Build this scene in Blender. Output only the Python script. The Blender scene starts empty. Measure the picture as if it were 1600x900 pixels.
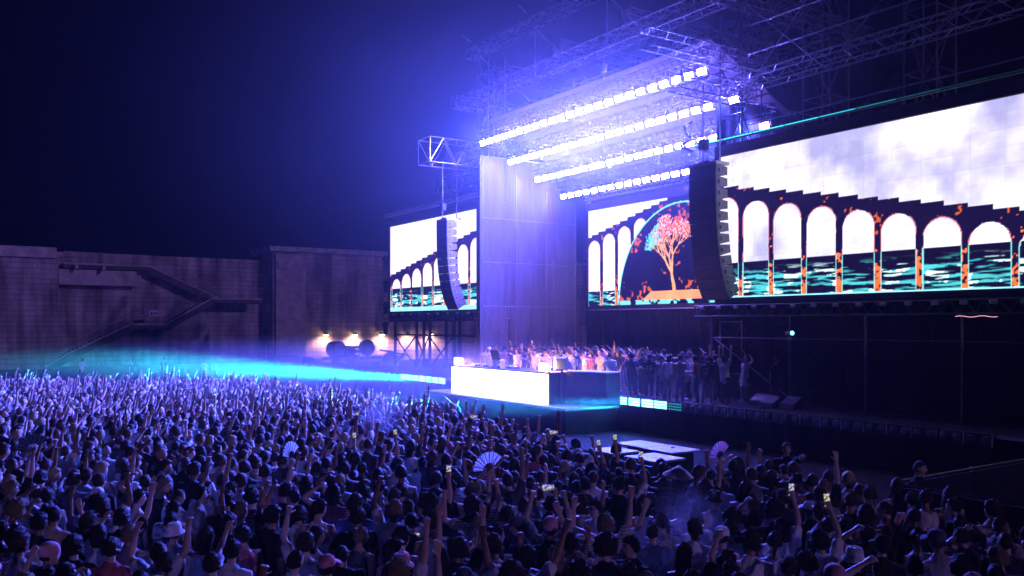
import bpy, bmesh, math, random
import numpy as np
from mathutils import Vector, Matrix, noise
random.seed(7); rng = np.random.default_rng(7)
R = math.radians
scene = bpy.context.scene
COL = scene.collection

# ---------------------------------------------------------------- camera
cam_data = bpy.data.cameras.new('camera')
cam_data.sensor_width = 36.0; cam_data.lens = 30.35; cam_data.shift_y = 0.0356
cam_data.clip_start = 0.1; cam_data.clip_end = 3000
cam = bpy.data.objects.new('camera', cam_data); COL.objects.link(cam)
cam.location = (0, 0, 4.2); cam.rotation_euler = (R(90), 0, R(56))
scene.camera = cam

# ---------------------------------------------------------------- world: night sky
world = bpy.data.worlds.new('World'); scene.world = world; world.use_nodes = True
wn = world.node_tree.nodes; wl = world.node_tree.links
sky = wn.new('ShaderNodeTexSky'); sky.sky_type = 'NISHITA'; sky.sun_disc = False
sky.sun_elevation = R(-4.0); sky.sun_rotation = R(200)
wl.new(sky.outputs[0], wn['Background'].inputs[0]); wn['Background'].inputs[1].default_value = 0.0004
# added violet fill sun, low from the right, lifting the far wall and stairs
sun_data = bpy.data.lights.new('wall_fill', 'SUN'); sun_data.energy = 0.40; sun_data.angle = R(0.5)
sun_data.color = (0.46, 0.27, 1.0)
sun = bpy.data.objects.new('wall_fill', sun_data); COL.objects.link(sun); sun.rotation_euler = Vector((-93, -14, -21)).to_track_quat('-Z', 'Y').to_euler()

vs = scene.view_settings
vs.view_transform = 'Standard'; vs.look = 'None'; vs.exposure = 0.0; vs.gamma = 1.0; vs.use_curve_mapping = False
cy = scene.cycles
cy.use_denoising = True
try: cy.denoiser = 'OPENIMAGEDENOISE'; cy.denoising_prefilter = 'ACCURATE'
except Exception: pass
cy.max_bounces = 4; cy.diffuse_bounces = 2; cy.glossy_bounces = 2; cy.transmission_bounces = 2
cy.volume_bounces = 0; cy.transparent_max_bounces = 6
cy.sample_clamp_indirect = 4.0; cy.caustics_reflective = False; cy.caustics_refractive = False
cy.use_light_tree = True
cy.volume_step_rate = 4.0; cy.volume_max_steps = 48
cy.use_adaptive_sampling = True; cy.adaptive_threshold = 0.04; cy.adaptive_min_samples = 16

HAZE_DENSITY = 0.00029
WASH = (0.048, 0.095, 1.0)          # violet blue of the wash panels
LENS = (0.22, 0.13, 1.0)           # the bare lenses glow more violet
WASH_POWER = 650.0        # bare glow of the lens faces
WASH_BEAM = 480.0         # watts in each panel's wide beam
WASH_TILT = 15.0; WASH_SPREAD = 130.0

# ================================================================= helpers
def P(u, v, z=0.0):
    """u runs along the stage front (away to the far side), v is the depth towards the stage, z is up."""
    return Vector((-u, v, z))

MATS = {}
def mat(name, color, rough=0.7, metal=0.0, var=0.25, scale=4.0, bump=0.0, bscale=None, objcol=False, attr=None, stretch=None):
    if name in MATS: return MATS[name]
    m = bpy.data.materials.new(name); m.use_nodes = True
    nt = m.node_tree; n = nt.nodes; l = nt.links; b = n['Principled BSDF']
    b.inputs['Roughness'].default_value = rough; b.inputs['Specular IOR Level'].default_value = 0.5 if rough < 0.8 else 0.12; b.inputs['Metallic'].default_value = metal
    tc = n.new('ShaderNodeTexCoord'); mp = n.new('ShaderNodeMapping')
    if stretch: mp.inputs['Scale'].default_value = stretch
    l.new(tc.outputs['Object'], mp.inputs[0])
    nz = n.new('ShaderNodeTexNoise'); nz.inputs['Scale'].default_value = scale; nz.inputs['Detail'].default_value = 5
    l.new(mp.outputs[0], nz.inputs['Vector'])
    rp = n.new('ShaderNodeMapRange'); rp.inputs[3].default_value = 1 - var; rp.inputs[4].default_value = 1 + var
    rp.inputs[1].default_value = 0.25; rp.inputs[2].default_value = 0.75
    l.new(nz.outputs[0], rp.inputs[0])
    mx = n.new('ShaderNodeMix'); mx.data_type = 'RGBA'; mx.blend_type = 'MULTIPLY'; mx.inputs[0].default_value = 1.0
    if objcol:
        oi = n.new('ShaderNodeObjectInfo'); src = oi.outputs['Color']
    elif attr:
        at = n.new('ShaderNodeAttribute'); at.attribute_name = attr; src = at.outputs['Color']
    else:
        src = None; mx.inputs[6].default_value = (*color, 1)
    if src is not None: l.new(src, mx.inputs[6])
    l.new(rp.outputs[0], mx.inputs[7]); out = mx.outputs[2]
    if objcol == 'tone':
        a2 = n.new('ShaderNodeAttribute'); a2.attribute_name = 'tone'
        m2 = n.new('ShaderNodeMix'); m2.data_type = 'RGBA'; m2.blend_type = 'MULTIPLY'; m2.inputs[0].default_value = 1.0
        l.new(out, m2.inputs[6]); l.new(a2.outputs['Color'], m2.inputs[7]); out = m2.outputs[2]
    l.new(out, b.inputs['Base Color'])
    if bump:
        bp = n.new('ShaderNodeBump'); bp.inputs['Strength'].default_value = bump; bp.inputs['Distance'].default_value = 0.05
        n2 = n.new('ShaderNodeTexNoise'); n2.inputs['Scale'].default_value = bscale or scale * 4; n2.inputs['Detail'].default_value = 6
        l.new(mp.outputs[0], n2.inputs['Vector']); l.new(n2.outputs[0], bp.inputs['Height']); l.new(bp.outputs[0], b.inputs['Normal'])
    MATS[name] = m; return m

def emit(name, color, strength):
    if name in MATS: return MATS[name]
    m = bpy.data.materials.new(name); m.use_nodes = True; n = m.node_tree.nodes; l = m.node_tree.links
    n.remove(n['Principled BSDF'])
    e = n.new('ShaderNodeEmission'); e.inputs[0].default_value = (*color, 1); e.inputs[1].default_value = strength
    l.new(e.outputs[0], n['Material Output'].inputs[0]); MATS[name] = m; return m

def concrete(name, color):
    """board-marked concrete: horizontal courses, vertical joints, streaks and stains"""
    m = mat(name, color, 0.9, 0, 0.45, 0.35, 0.6, 3.0)
    n = m.node_tree.nodes; l = m.node_tree.links; b = n['Principled BSDF']
    tc = n.new('ShaderNodeTexCoord')
    sp = n.new('ShaderNodeSeparateXYZ'); l.new(tc.outputs['Object'], sp.inputs[0])
    cb = n.new('ShaderNodeCombineXYZ'); l.new(sp.outputs['Y'], cb.inputs[0]); l.new(sp.outputs['Z'], cb.inputs[1])
    br = n.new('ShaderNodeTexBrick'); br.inputs['Scale'].default_value = 1.0
    br.inputs['Brick Width'].default_value = 2.4; br.inputs['Row Height'].default_value = 0.5
    br.inputs['Mortar Size'].default_value = 0.035; br.inputs['Color1'].default_value = (1, 1, 1, 1)
    br.inputs['Color2'].default_value = (0.8, 0.8, 0.8, 1); br.inputs['Mortar'].default_value = (0.45, 0.45, 0.45, 1)
    l.new(cb.outputs[0], br.inputs[0])
    st = n.new('ShaderNodeTexNoise'); st.inputs['Scale'].default_value = 1.0; st.inputs['Detail'].default_value = 7
    mp = n.new('ShaderNodeMapping'); mp.inputs['Scale'].default_value = (1, 1.1, 0.18); l.new(tc.outputs['Object'], mp.inputs[0]); l.new(mp.outputs[0], st.inputs['Vector'])
    rp = n.new('ShaderNodeMapRange'); rp.inputs[1].default_value = 0.36; rp.inputs[2].default_value = 0.62; rp.inputs[3].default_value = 0.5; rp.inputs[4].default_value = 1.15
    l.new(st.outputs[0], rp.inputs[0])
    old = b.inputs['Base Color'].links[0].from_socket
    a = n.new('ShaderNodeMix'); a.data_type = 'RGBA'; a.blend_type = 'MULTIPLY'; a.inputs[0].default_value = 0.8
    l.new(old, a.inputs[6]); l.new(br.outputs[0], a.inputs[7])
    c = n.new('ShaderNodeMix'); c.data_type = 'RGBA'; c.blend_type = 'MULTIPLY'; c.inputs[0].default_value = 1
    l.new(a.outputs[2], c.inputs[6]); l.new(rp.outputs[0], c.inputs[7]); l.new(c.outputs[2], b.inputs['Base Color'])
    return m

BENCH = bpy.data.scenes.new('bench')            # scratch scene: modifiers are applied here, then it is removed
def baked(ob):
    BENCH.collection.objects.link(ob); vl = BENCH.view_layers[0]; vl.update()
    me = bpy.data.meshes.new_from_object(ob.evaluated_get(vl.depsgraph)); bpy.data.objects.remove(ob); return me

class MB:
    """collects shapes; build() links them as one mesh object"""
    def __init__(s): s.v = []; s.f = []; s.smooth = False
    def add(s, vs_, fs):
        o = len(s.v); s.v += [Vector(p) for p in vs_]; s.f += [tuple(i + o for i in f) for f in fs]; return s
    def box(s, a, b):
        x0, x1 = sorted((a[0], b[0])); y0, y1 = sorted((a[1], b[1])); z0, z1 = sorted((a[2], b[2]))
        return s.add([(x0,y0,z0),(x1,y0,z0),(x1,y1,z0),(x0,y1,z0),(x0,y0,z1),(x1,y0,z1),(x1,y1,z1),(x0,y1,z1)],
                     [(3,2,1,0),(4,5,6,7),(0,1,5,4),(1,2,6,5),(2,3,7,6),(3,0,4,7)])
    def bevbox(s, a, b, r):
        """box with chamfered edges"""
        bm = bmesh.new(); bmesh.ops.create_cube(bm, size=1)
        c = (Vector(a) + Vector(b)) / 2; d = [abs(b[i] - a[i]) for i in range(3)]
        bmesh.ops.scale(bm, vec=d, verts=bm.verts); bmesh.ops.bevel(bm, geom=bm.edges[:], offset=r, segments=1, affect='EDGES')
        bm.verts.ensure_lookup_table(); bm.verts.index_update()
        s.add([v.co + c for v in bm.verts], [[v.index for v in f.verts] for f in bm.faces]); bm.free(); return s
    def tube(s, p, q, r, n=6, r2=None):
        p = Vector(p); q = Vector(q); d = q - p
        if d.length < 1e-6: return s
        d.normalize(); a = d.orthogonal().normalized(); b = d.cross(a); r2 = r if r2 is None else r2
        vs_ = []
        for c, rr in ((p, r), (q, r2)):
            for k in range(n):
                t = 2 * math.pi * k / n; vs_.append(c + (a * math.cos(t) + b * math.sin(t)) * rr)
        fs = [(k, (k + 1) % n, n + (k + 1) % n, n + k) for k in range(n)] + [tuple(range(n - 1, -1, -1)), tuple(range(n, 2 * n))]
        return s.add(vs_, fs)
    def path(s, pts, r, n=6):
        for a, b in zip(pts[:-1], pts[1:]): s.tube(a, b, r, n)
        return s
    def quad(s, a, b, c, d): return s.add([a, b, c, d], [(0, 1, 2, 3)])
    def sphere(s, c, r, nu=14, nv=9):
        c = Vector(c); rr = r if hasattr(r, '__len__') else (r, r, r); vs_ = []; fs = []
        for j in range(1, nv):
            t = math.pi * j / nv
            for i in range(nu):
                p = 2 * math.pi * i / nu
                vs_.append(c + Vector((rr[0]*math.sin(t)*math.cos(p), rr[1]*math.sin(t)*math.sin(p), rr[2]*math.cos(t))))
        top = len(vs_); vs_ += [c + Vector((0, 0, rr[2])), c - Vector((0, 0, rr[2]))]
        for j in range(nv - 2):
            for i in range(nu):
                a = j * nu + i; b = j * nu + (i + 1) % nu; fs.append((a, a + nu, b + nu, b))
        for i in range(nu):
            fs.append((top, i, (i + 1) % nu)); k = (nv - 2) * nu; fs.append((top + 1, k + (i + 1) % nu, k + i))
        return s.add(vs_, fs)
    def build(s, name, m, parent=None):
        o = Vector((0, 0, 0)); q = parent
        while q is not None: o += q.location; q = q.parent
        me = bpy.data.meshes.new(name); me.from_pydata([tuple(v - o) for v in s.v], [], s.f)
        if s.smooth: me.polygons.foreach_set('use_smooth', [True] * len(me.polygons))
        if m: me.materials.append(m)
        ob = bpy.data.objects.new(name, me); COL.objects.link(ob)
        if parent is not None: ob.parent = parent
        return ob

def thing(name, label, cat, loc=(0, 0, 0), group=None):
    o = bpy.data.objects.new(name, None); COL.objects.link(o); o.location = loc; o.empty_display_size = 0.2
    return tag(o, label, cat, group)
def tag(o, label, cat, group=None):
    o['label'] = label; o['category'] = cat
    if group: o['group'] = group
    return o
def struct(o): o['kind'] = 'structure'; return o
def copy_tree(o, parent=None):
    c = o.copy(); COL.objects.link(c)
    for k in ('label', 'group'):
        if k in o: c[k] = o[k]
    if parent is not None: c.parent = parent
    for ch in list(o.children): copy_tree(ch, c)
    return c
ORD = ['first','second','third','fourth','fifth','sixth','seventh','eighth','ninth','tenth','eleventh','twelfth','thirteenth','fourteenth','fifteenth','sixteenth','seventeenth','eighteenth','nineteenth','twentieth','twenty-first','twenty-second','twenty-third','twenty-fourth']

# ---------------------------------------------------------------- materials
M_ASPH = mat('asphalt', (0.014, 0.014, 0.017), 1.0, 0, 0.4, 0.8, 0.4, 30)
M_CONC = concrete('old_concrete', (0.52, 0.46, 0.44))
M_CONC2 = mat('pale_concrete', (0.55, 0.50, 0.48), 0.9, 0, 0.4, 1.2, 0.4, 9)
M_BLACK = mat('black_cloth', (0.012, 0.012, 0.014), 0.95, 0, 0.4, 3, 0.5, 6)
M_MASK = mat('grey_mesh_masking', (0.10, 0.094, 0.107), 0.9, 0, 0.2, 2.0, 0.12, 5, stretch=(2, 2, 0.3))
M_DECK = mat('stage_plywood', (0.018, 0.018, 0.02), 0.85, 0, 0.4, 2, 0.1, 20)
M_ALU = mat('aluminium', (0.55, 0.55, 0.57), 0.38, 0.9, 0.2, 6)
M_STEEL = mat('galvanised_steel', (0.42, 0.42, 0.44), 0.45, 0.7, 0.3, 5)
M_DARKSTEEL = mat('dark_steel', (0.06, 0.06, 0.065), 0.5, 0.6, 0.3, 6)
M_DULL = mat('dull_steel', (0.16, 0.16, 0.17), 0.6, 0.4, 0.3, 5)
M_PLAST = mat('black_plastic', (0.02, 0.02, 0.022), 0.45, 0, 0.3, 8)
M_PA = mat('speaker_paint', (0.24, 0.24, 0.26), 0.55, 0.1, 0.25, 6, 0.1, 40)
M_GRILLE = mat('speaker_grille', (0.025, 0.025, 0.03), 0.6, 0.4, 0.3, 30, 0.3, 160)
M_WHITE = mat('white_paint', (0.75, 0.75, 0.76), 0.5, 0, 0.12, 2)
M_GREY = mat('grey_paint', (0.30, 0.30, 0.32), 0.6, 0, 0.25, 2)
M_SKIN = mat('skin', (1, 1, 1), 0.5, 0, 0.12, 9, objcol='tone')
M_CLOTH = mat('dyed_cotton', (1, 1, 1), 0.9, 0, 0.25, 5, 0.7, 9, objcol=True)
M_HAIR = mat('hair_strands', (1, 1, 1), 0.55, 0, 0.6, 14, 1.0, 45, objcol=True, stretch=(3, 3, 0.8))
M_STRIPE = mat('striped_cotton', (1, 1, 1), 0.9, 0, 0.25, 5, 0.7, 9, objcol=True)
M_BATIK = mat('patterned_cotton', (1, 1, 1), 0.9, 0, 0.95, 16, 0.7, 9, objcol=True)
def add_stripes(m):
    n = m.node_tree.nodes; l = m.node_tree.links; b = n['Principled BSDF']; tc = n.new('ShaderNodeTexCoord'); w = n.new('ShaderNodeTexWave'); w.bands_direction = 'Z'; w.inputs['Scale'].default_value = 9.0
    l.new(tc.outputs['Object'], w.inputs['Vector']); r = n.new('ShaderNodeMapRange'); r.inputs[1].default_value = .4; r.inputs[2].default_value = .6; r.inputs[3].default_value = .5; l.new(w.outputs[1], r.inputs[0])
    old = b.inputs['Base Color'].links[0].from_socket; x = n.new('ShaderNodeMix'); x.data_type = 'RGBA'; x.blend_type = 'MULTIPLY'; x.inputs[0].default_value = 1
    l.new(old, x.inputs[6]); l.new(r.outputs[0], x.inputs[7]); l.new(x.outputs[2], b.inputs['Base Color'])
add_stripes(M_STRIPE)
M_CROWD = mat('crowd_tints', (1, 1, 1), 0.75, 0, 0.15, 6, attr='tint')
M_SHADECONC = mat('shaded_concrete', (0.12, 0.11, 0.11), 0.95, 0, 0.4, 1.0, 0.4, 9)  # stair concrete with the shade of its undersides and flanks put into the colour
M_WARM = emit('warm_lamp', (1.0, 0.60, 0.26), 60.0)
# ================================================================= ground
g = MB(); g.quad((-900, -900, 0), (900, -900, 0), (900, 900, 0), (-900, 900, 0))
struct(g.build('ground', M_ASPH))

# ================================================================= concrete wall and stairs, far side (plane u ~ 93)
def concrete_wall():
    t = thing('concrete_wall', 'tall stained concrete retaining wall with pilasters behind the staircase', 'wall', P(93, 30, 0))
    MB().box(P(96, 4, 0), P(99, 31, 11.4)).build('recessed_face', M_CONC, t)
    MB().box(P(92.6, 31, 0), P(99, 90, 12.2)).build('main_face', M_CONC, t)
    MB().box(P(92.1, 31.2, 0), P(92.598, 34.6, 11.9)).build('pilaster', M_CONC2, t)
    MB().box(P(92.2, 30.6, 12.202), P(99.3, 90, 12.75)).build('coping', M_CONC2, t)
    MB().box(P(92.6, -40, 0), P(99, 10.2, 10.5)).build('side_face', M_CONC, t)
    MB().box(P(92.1, -40, 10.502), P(99, 10.0, 11.5)).build('parapet', M_CONC2, t)
    MB().box(P(94.2, 10.4, 8.1), P(95.99, 17.5, 9.6)).build('ledge_beam', M_CONC2, t)
    # formwork lifts, each a shallow proud band of concrete
    for k in range(24):
        z = 0.15 + k * 0.5
        MB().box(P(92.597 - 0.02 * (k % 3), 34.61, z), P(92.7, 90, z + 0.43)).build('formwork_band', M_CONC, t)
    for k in range(12):
        z = 0.15 + k * 0.5
        MB().box(P(95.95 - 0.02 * (k % 2), 11.0, z), P(96.05, 30.9, z + 0.44)).build('formwork_band', M_CONC, t)
concrete_wall()

def staircase():
    t = thing('concrete_staircase', 'switchback staircase with thin steel railings climbing the concrete wall', 'staircase', P(93.5, 17, 0))
    lo = [(9.0, 0.15), (11.15, 1.5), (16.7, 4.3), (20.0, 4.3), (24.5, 7.0), (29.6, 7.0)]
    hi = [(10.8, 10.25), (18.6, 10.15), (25.6, 6.98)]
    def flight(pts, u0, u1):
        for (a, za), (b, zb) in zip(pts[:-1], pts[1:]):
            if abs(za - zb) < 0.2:
                MB().box(P(u0, a, za - 0.55), P(u1, b, za - .18)).build('landing', M_SHADECONC, t); MB().box(P(u0 - .03, a, za - 0.178), P(u1, b, za)).build('landing_edge', M_CONC2, t)
            else:
                n = max(2, round(abs(zb - za) / 0.17)); st = MB()
                for k in range(n):
                    y0 = a + (b - a) * k / n; y1 = a + (b - a) * (k + 1) / n
                    zt = max(za, zb) - abs(zb - za) * ((n - 1 - k) if zb > za else k) / n
                    st.box(P(u0 + 0.06, y0, zt - 0.3), P(u1, y1, zt - 0.03))
                st.build('step_run', M_SHADECONC, t)
                s_ = MB(); s_.add([P(u0, a, za - 0.75), P(u0, b, zb - 0.75), P(u0, b, zb), P(u0, a, za),
                                  P(u0 + .06, a, za - 0.75), P(u0 + .06, b, zb - 0.75), P(u0 + .06, b, zb), P(u0 + .06, a, za)],
                                 [(0,1,2,3),(7,6,5,4),(3,2,6,7),(0,4,5,1),(0,3,7,4),(1,5,6,2)])
                s_.build('stringer', M_SHADECONC, t)
                e_ = MB(); e_.add([P(u0 - .03, a, za - 0.05), P(u0 - .03, b, zb - 0.05), P(u0 - .03, b, zb + .13), P(u0 - .03, a, za + .13), P(u0 - .002, a, za - 0.05), P(u0 - .002, b, zb - 0.05), P(u0 - .002, b, zb + .13), P(u0 - .002, a, za + .13)],
                                 [(0,1,2,3),(7,6,5,4),(3,2,6,7),(0,4,5,1),(0,3,7,4),(1,5,6,2)]); e_.build('edge_band', M_CONC2, t)
            rail = MB()
            for h in (1.05, 0.72, 0.4): rail.tube(P(u0, a, za + h), P(u0, b, zb + h), 0.045 if h > 1 else 0.022)
            rail.build('handrail', M_STEEL, t)
            m = max(2, int(abs(b - a) / 1.2))
            for k in range(m + 1):
                y = a + (b - a) * k / m; z = za + (zb - za) * k / m
                MB().tube(P(u0, y, z - 0.2), P(u0, y, z + 1.06), 0.034).build('railing_post', M_STEEL, t)
    flight(lo, 91.9, 93.6); flight(hi, 94.0, 95.9)
    for y, z in ((18.2, 4.02), (27.0, 6.72), (14, 9.9), (11.6, 9.95)):
        MB().box(P(92.2, y, z - 0.35), P(95.9, y + 0.25, z)).build('support_bracket', M_CONC2, t)
    MB().box(P(91.82, 18.2, 5.0), P(91.86, 19.1, 5.6)).build('notice_plate', M_WHITE, t)
    w = MB()
    for k in range(3): w.box(P(91.80, 18.32 + k * 0.25, 5.18), P(91.815, 18.48 + k * 0.25, 5.42))
    w.build('notice_print', M_DARKSTEEL, t)
staircase()

# five warm floodlights on the wall
for k, v in enumerate((36.9, 40.4, 43.8, 47.2, 50.3)):
    where = ['above the long trailer, nearest the pilaster', 'above the trailer housing, second from the pilaster', 'beside the trailer ball, third from the pilaster',
             'seen through the scaffold bay below the far screen', 'seen through the scaffold bay nearest the black drape'][k]
    t = thing('wall_floodlight', 'warm floodlight on concrete wall ' + where, 'lamp', P(92.4, v, 3.1), 'floodlights along the concrete wall')
    MB().bevbox(P(91.9, v - .22, 3.02), P(92.25, v + .22, 3.3), 0.04).build('housing', M_DARKSTEEL, t)
    MB().box(P(92.25, v - .06, 3.1), P(92.55, v + .06, 3.2)).build('bracket', M_DARKSTEEL, t)
    lens = MB(); lens.box(P(91.86, v - .18, 2.95), P(92.2, v + .18, 3.01)); lens.build('lens', M_WARM, t)
    ld = bpy.data.lights.new('flood', 'SPOT'); ld.energy = 1000; ld.color = (1.0, 0.52, 0.40); ld.spot_size = R(150); ld.spot_blend = 0.9; ld.shadow_soft_size = 0.15
    lo = bpy.data.objects.new('flood_beam', ld); COL.objects.link(lo); lo.parent = t; lo.location = (0.75, 0, -0.2); lo.rotation_euler = (0, R(18), 0)

# trailer with drum and ball, by the wall
def trailer():
    t = thing('equipment_trailer', 'dark trailer carrying a round ball and a drum beneath the floodlights', 'trailer', P(84, 37, 0))
    MB().box(P(83.2, 33.6, 0.5), P(84.8, 42.2, 0.85)).build('chassis', M_DARKSTEEL, t)
    b = MB(); b.sphere(P(84, 38.2, 1.75), 0.87, 20, 12); b.smooth = True; b.build('ball', M_GREY, t)
    d = MB(); d.tube(P(83.4, 34.9, 1.65), P(84.6, 34.6, 1.65), 0.82, 24); d.build('drum', M_DARKSTEEL, t)
    MB().tube(P(83.3, 34.93, 1.65), P(83.4, 34.9, 1.65), 0.62, 24).build('drum_face', M_GREY, t)
    MB().bevbox(P(83.5, 35.6, 0.86), P(84.5, 37.2, 1.95), 0.06).build('housing', M_PLAST, t)
    for k in range(2):
        for j in range(2):
            MB().tube(P(83.49, 36.75 + j * 0.2, 1.15 + k * 0.5), P(83.46, 36.75 + j * .2, 1.15 + k * 0.5), 0.06, 8).build('indicator_light', emit('indicator', (0.9, 0.85, 1), 1.5), t)
    for v in (34.4, 36.0, 40.5):
        MB().tube(P(83.1, v, 0.42), P(83.35, v, 0.42), 0.42, 16).build('wheel', M_PLAST, t)
    MB().tube(P(83.8, 39.6, 1.5), P(83.8, 42.8, 0.9), 0.09, 8).build('tow_bar', M_DARKSTEEL, t)
trailer()
t = thing('dome_tent', 'small pale dome tent at the foot of the wall beside the scaffold', 'tent', P(80.5, 39.2, 0))
dm = MB()
for j in range(5):
    for i in range(12):
        def dp(i, j): a = i * math.pi / 6; e = j * math.pi / 10; return P(80.5, 39.2, 0) + Vector((1.1*math.cos(a)*math.cos(e), 1.1*math.sin(a)*math.cos(e), 1.35*math.sin(e)))
        dm.quad(dp(i, j), dp(i + 1, j), dp(i + 1, j + 1), dp(i, j + 1))
dm.smooth = True; dm.build('fabric_shell', M_WHITE, t)
pl = MB()
for k in range(2):
    pl.path([P(80.5, 39.2, 0) + Vector((1.13*math.cos(a)*math.cos(k*1.57+.4), 1.13*math.cos(a)*math.sin(k*1.57+.4), 1.38*math.sin(a))) for a in [i*math.pi/10 for i in range(11)]], 0.02, 5)
pl.build('tent_pole', M_DARKSTEEL, t)
t = thing('safety_barrier', 'striped red and white safety barrier standing below the trailer', 'barrier', P(80, 35, 0))
for k in range(8):
    MB().box(P(79.98, 33.6 + k * 0.42, 0.62), P(80.02, 34.01 + k * 0.42, 0.98)).build('stripe_panel', mat('barrier_red', (0.6, 0.06, 0.04), 0.5) if k % 2 else M_WHITE, t)
for v in (33.7, 35.3, 36.8): MB().box(P(79.9, v, 0), P(80.1, v + .08, 1.05)).build('barrier_foot', M_GREY, t)
for i, (v, w, h, mm, lab) in enumerate(((28.6, 2.2, 1.05, M_GREY, 'long pale storage crate at the wall foot, next to the pilaster'), (31.3, 0.8, 0.9, M_DARKSTEEL, 'small dark crate between the pale crate and the trailer'), (32.4, 0.7, 0.7, M_GREY, 'small pale crate beside the trailer drum'))):
    t = thing('storage_crate', lab, 'crate', P(84, v, 0), 'crates by the concrete wall')
    MB().bevbox(P(83.5, v, 0.02), P(84.6, v + w, h - 0.12), 0.03).build('crate_body', mm, t)
    MB().bevbox(P(83.46, v - .04, h - 0.115), P(84.64, v + w + .04, h), 0.02).build('lid', mm, t)
    for dv in (0.15, w - 0.25): MB().box(P(83.44, v + dv, h - 0.22), P(83.495, v + dv + .1, h - 0.05)).build('latch', M_STEEL, t)

# ================================================================= stage deck, platform, fascia
UC = 31.85                                   # stage centre line
def stage():
    t = thing('stage', 'long black festival stage deck with a dark front skirt', 'stage', P(UC, 24, 0))
    for k in range(21):                       # decking bays
        u0 = 10.3 + k * 2.0
        for j in range(5):
            v0 = 22.9 + j * 2.0
            MB().box(P(u0 + .006, v0 + .006, 1.16), P(u0 + 1.994, v0 + 1.994, 1.30 + 0.002 * ((k + j) % 2))).build('deck_panel', M_DECK, t)
    sk = MB(); n = 210                         # pleated skirt
    vs_ = []; fs = []
    for i in range(n + 1):
        u = 10.3 + 42 * i / n; dv = 0.03 * math.sin(i * 1.9) + 0.02 * math.sin(i * 0.7)
        vs_ += [P(u, 22.93 + dv, 0.01), P(u, 22.93 + dv, 1.15)]
    for i in range(n): fs.append((2*i, 2*i+1, 2*i+3, 2*i+2))
    sk.add(vs_, fs).build('front_skirt', M_BLACK, t)
    MB().box(P(10.3, 22.84, 1.24), P(52.3, 22.895, 1.32)).build('edge_trim', M_ALU, t)
stage()
t = thing('booth_platform', 'low black platform with pale edge carrying the glowing booth', 'platform', P(UC, 21, 0))
MB().box(P(25.95, 19.95, 0.9), P(37.2, 22.62, 1.0)).build('platform_top', mat('worn_grey_lino', (0.22, 0.22, 0.24), 0.45, 0, 0.3, 2), t)
MB().box(P(26.02, 20.02, 0.01), P(37.13, 22.6, 0.898)).build('platform_skirt', M_BLACK, t)
MB().box(P(25.93, 19.93, 0.94), P(37.22, 19.948, 1.004)).build('edge_trim', M_ALU, t)
MB().box(P(25.93, 19.95, 0.94), P(25.948, 22.6, 1.004)).build('edge_trim', M_ALU, t)

# ---- strobe bars along the stage edge
CY_HOT = emit('cyan_strobe_hot', (0.12, 0.74, 1.0), 9.0)
CY_MID = emit('cyan_strobe_mid', (0.25, 0.85, 0.95), 3.2)
CY_DIM = emit('cyan_strobe_dim', (0.03, 0.42, 0.55), 0.8)
M_LENS = mat('strobe_lens_off', (0.14, 0.15, 0.18), 0.12, 0, 0.4, 4, 0.7, 7)
LEN_BAR = 0.74
def strobe(u0, state, label):
    t = thing('strobe_bar', label, 'strobe light', P(u0 + LEN_BAR / 2, 22.7, 1.0), 'strobe bars along the stage edge')
    MB().box(P(u0 + .01, 22.7, 1.02), P(u0 + LEN_BAR - .01, 22.83, 1.36)).build('housing', M_PLAST, t)
    if state in ('hot', 'mid', 'dim'):
        m = {'hot': CY_HOT, 'mid': CY_MID, 'dim': CY_DIM}[state]
        for r in range(3):
            c = MB(); z = 1.05 + r * 0.1
            for k in range(6 if state != 'hot' else 1):
                w = (LEN_BAR - .06) / (6 if state != 'hot' else 1); a = u0 + .03 + k * w
                c.box(P(a, 22.68, z), P(a + w * (0.55 if state == 'dim' else 0.88), 22.699, z + (0.05 if state == 'dim' else 0.075)))
            c.build('led_row', m, t)
    else:
        for k in range(2):
            a = u0 + .02 + k * (LEN_BAR / 2 - .01)
            l = MB(); l.smooth = True
            l.sphere(P(a + 0.17, 22.69, 1.19), (0.155, 0.05, 0.13), 12, 8)
            l.build('lens', M_LENS, t)
        MB().box(P(u0 + .005, 22.66, 1.03), P(u0 + .025, 22.7, 1.35)).build('end_plate', M_ALU, t)
    return t
def beam(t, power, spread, tilt, length=LEN_BAR, color=(0.01, 0.60, 0.58)):
    ld = bpy.data.lights.new('strobe_beam', 'AREA'); ld.shape = 'RECTANGLE'; ld.size = length; ld.size_y = 0.22
    ld.energy = power; ld.color = color; ld.spread = R(spread)
    lo = bpy.data.objects.new('strobe_beam', ld); COL.objects.link(lo); lo.parent = t
    lo.location = (0, -0.05, 0.19); lo.rotation_euler = (R(90 + tilt), 0, R(180))   # shines towards the crowd (-v)
    lo.rotation_euler = Vector((0, -1, math.tan(R(tilt)))).to_track_quat('-Z', 'Y').to_euler()
for k in range(20):                          # camera-side half, from u = 26.3 towards the near end
    u0 = 26.3 - (k + 1) * LEN_BAR
    st = 'hot' if k < 3 else ('mid' if k == 3 else ('dim' if k == 4 else 'off'))
    lab = {'hot': f'blazing cyan strobe bar on the stage edge, {ORD[k]} from the draped riser', 'mid': 'bright cyan strobe bar between the blazing bars and the dotted dim one',
           'dim': 'dim strobe bar with dotted teal cells ending the lit run', 'off': f'unlit strobe bar on the stage edge, {ORD[max(0, k - 5)]} past the dotted one'}[st]
    s = strobe(u0, st, lab)
    if st == 'hot': beam(s, 260, 9, 1.0, color=(0.015, 0.36, 0.85)); beam(s, 45, 150, 8, color=(0.01, 0.34, 0.9))
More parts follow.
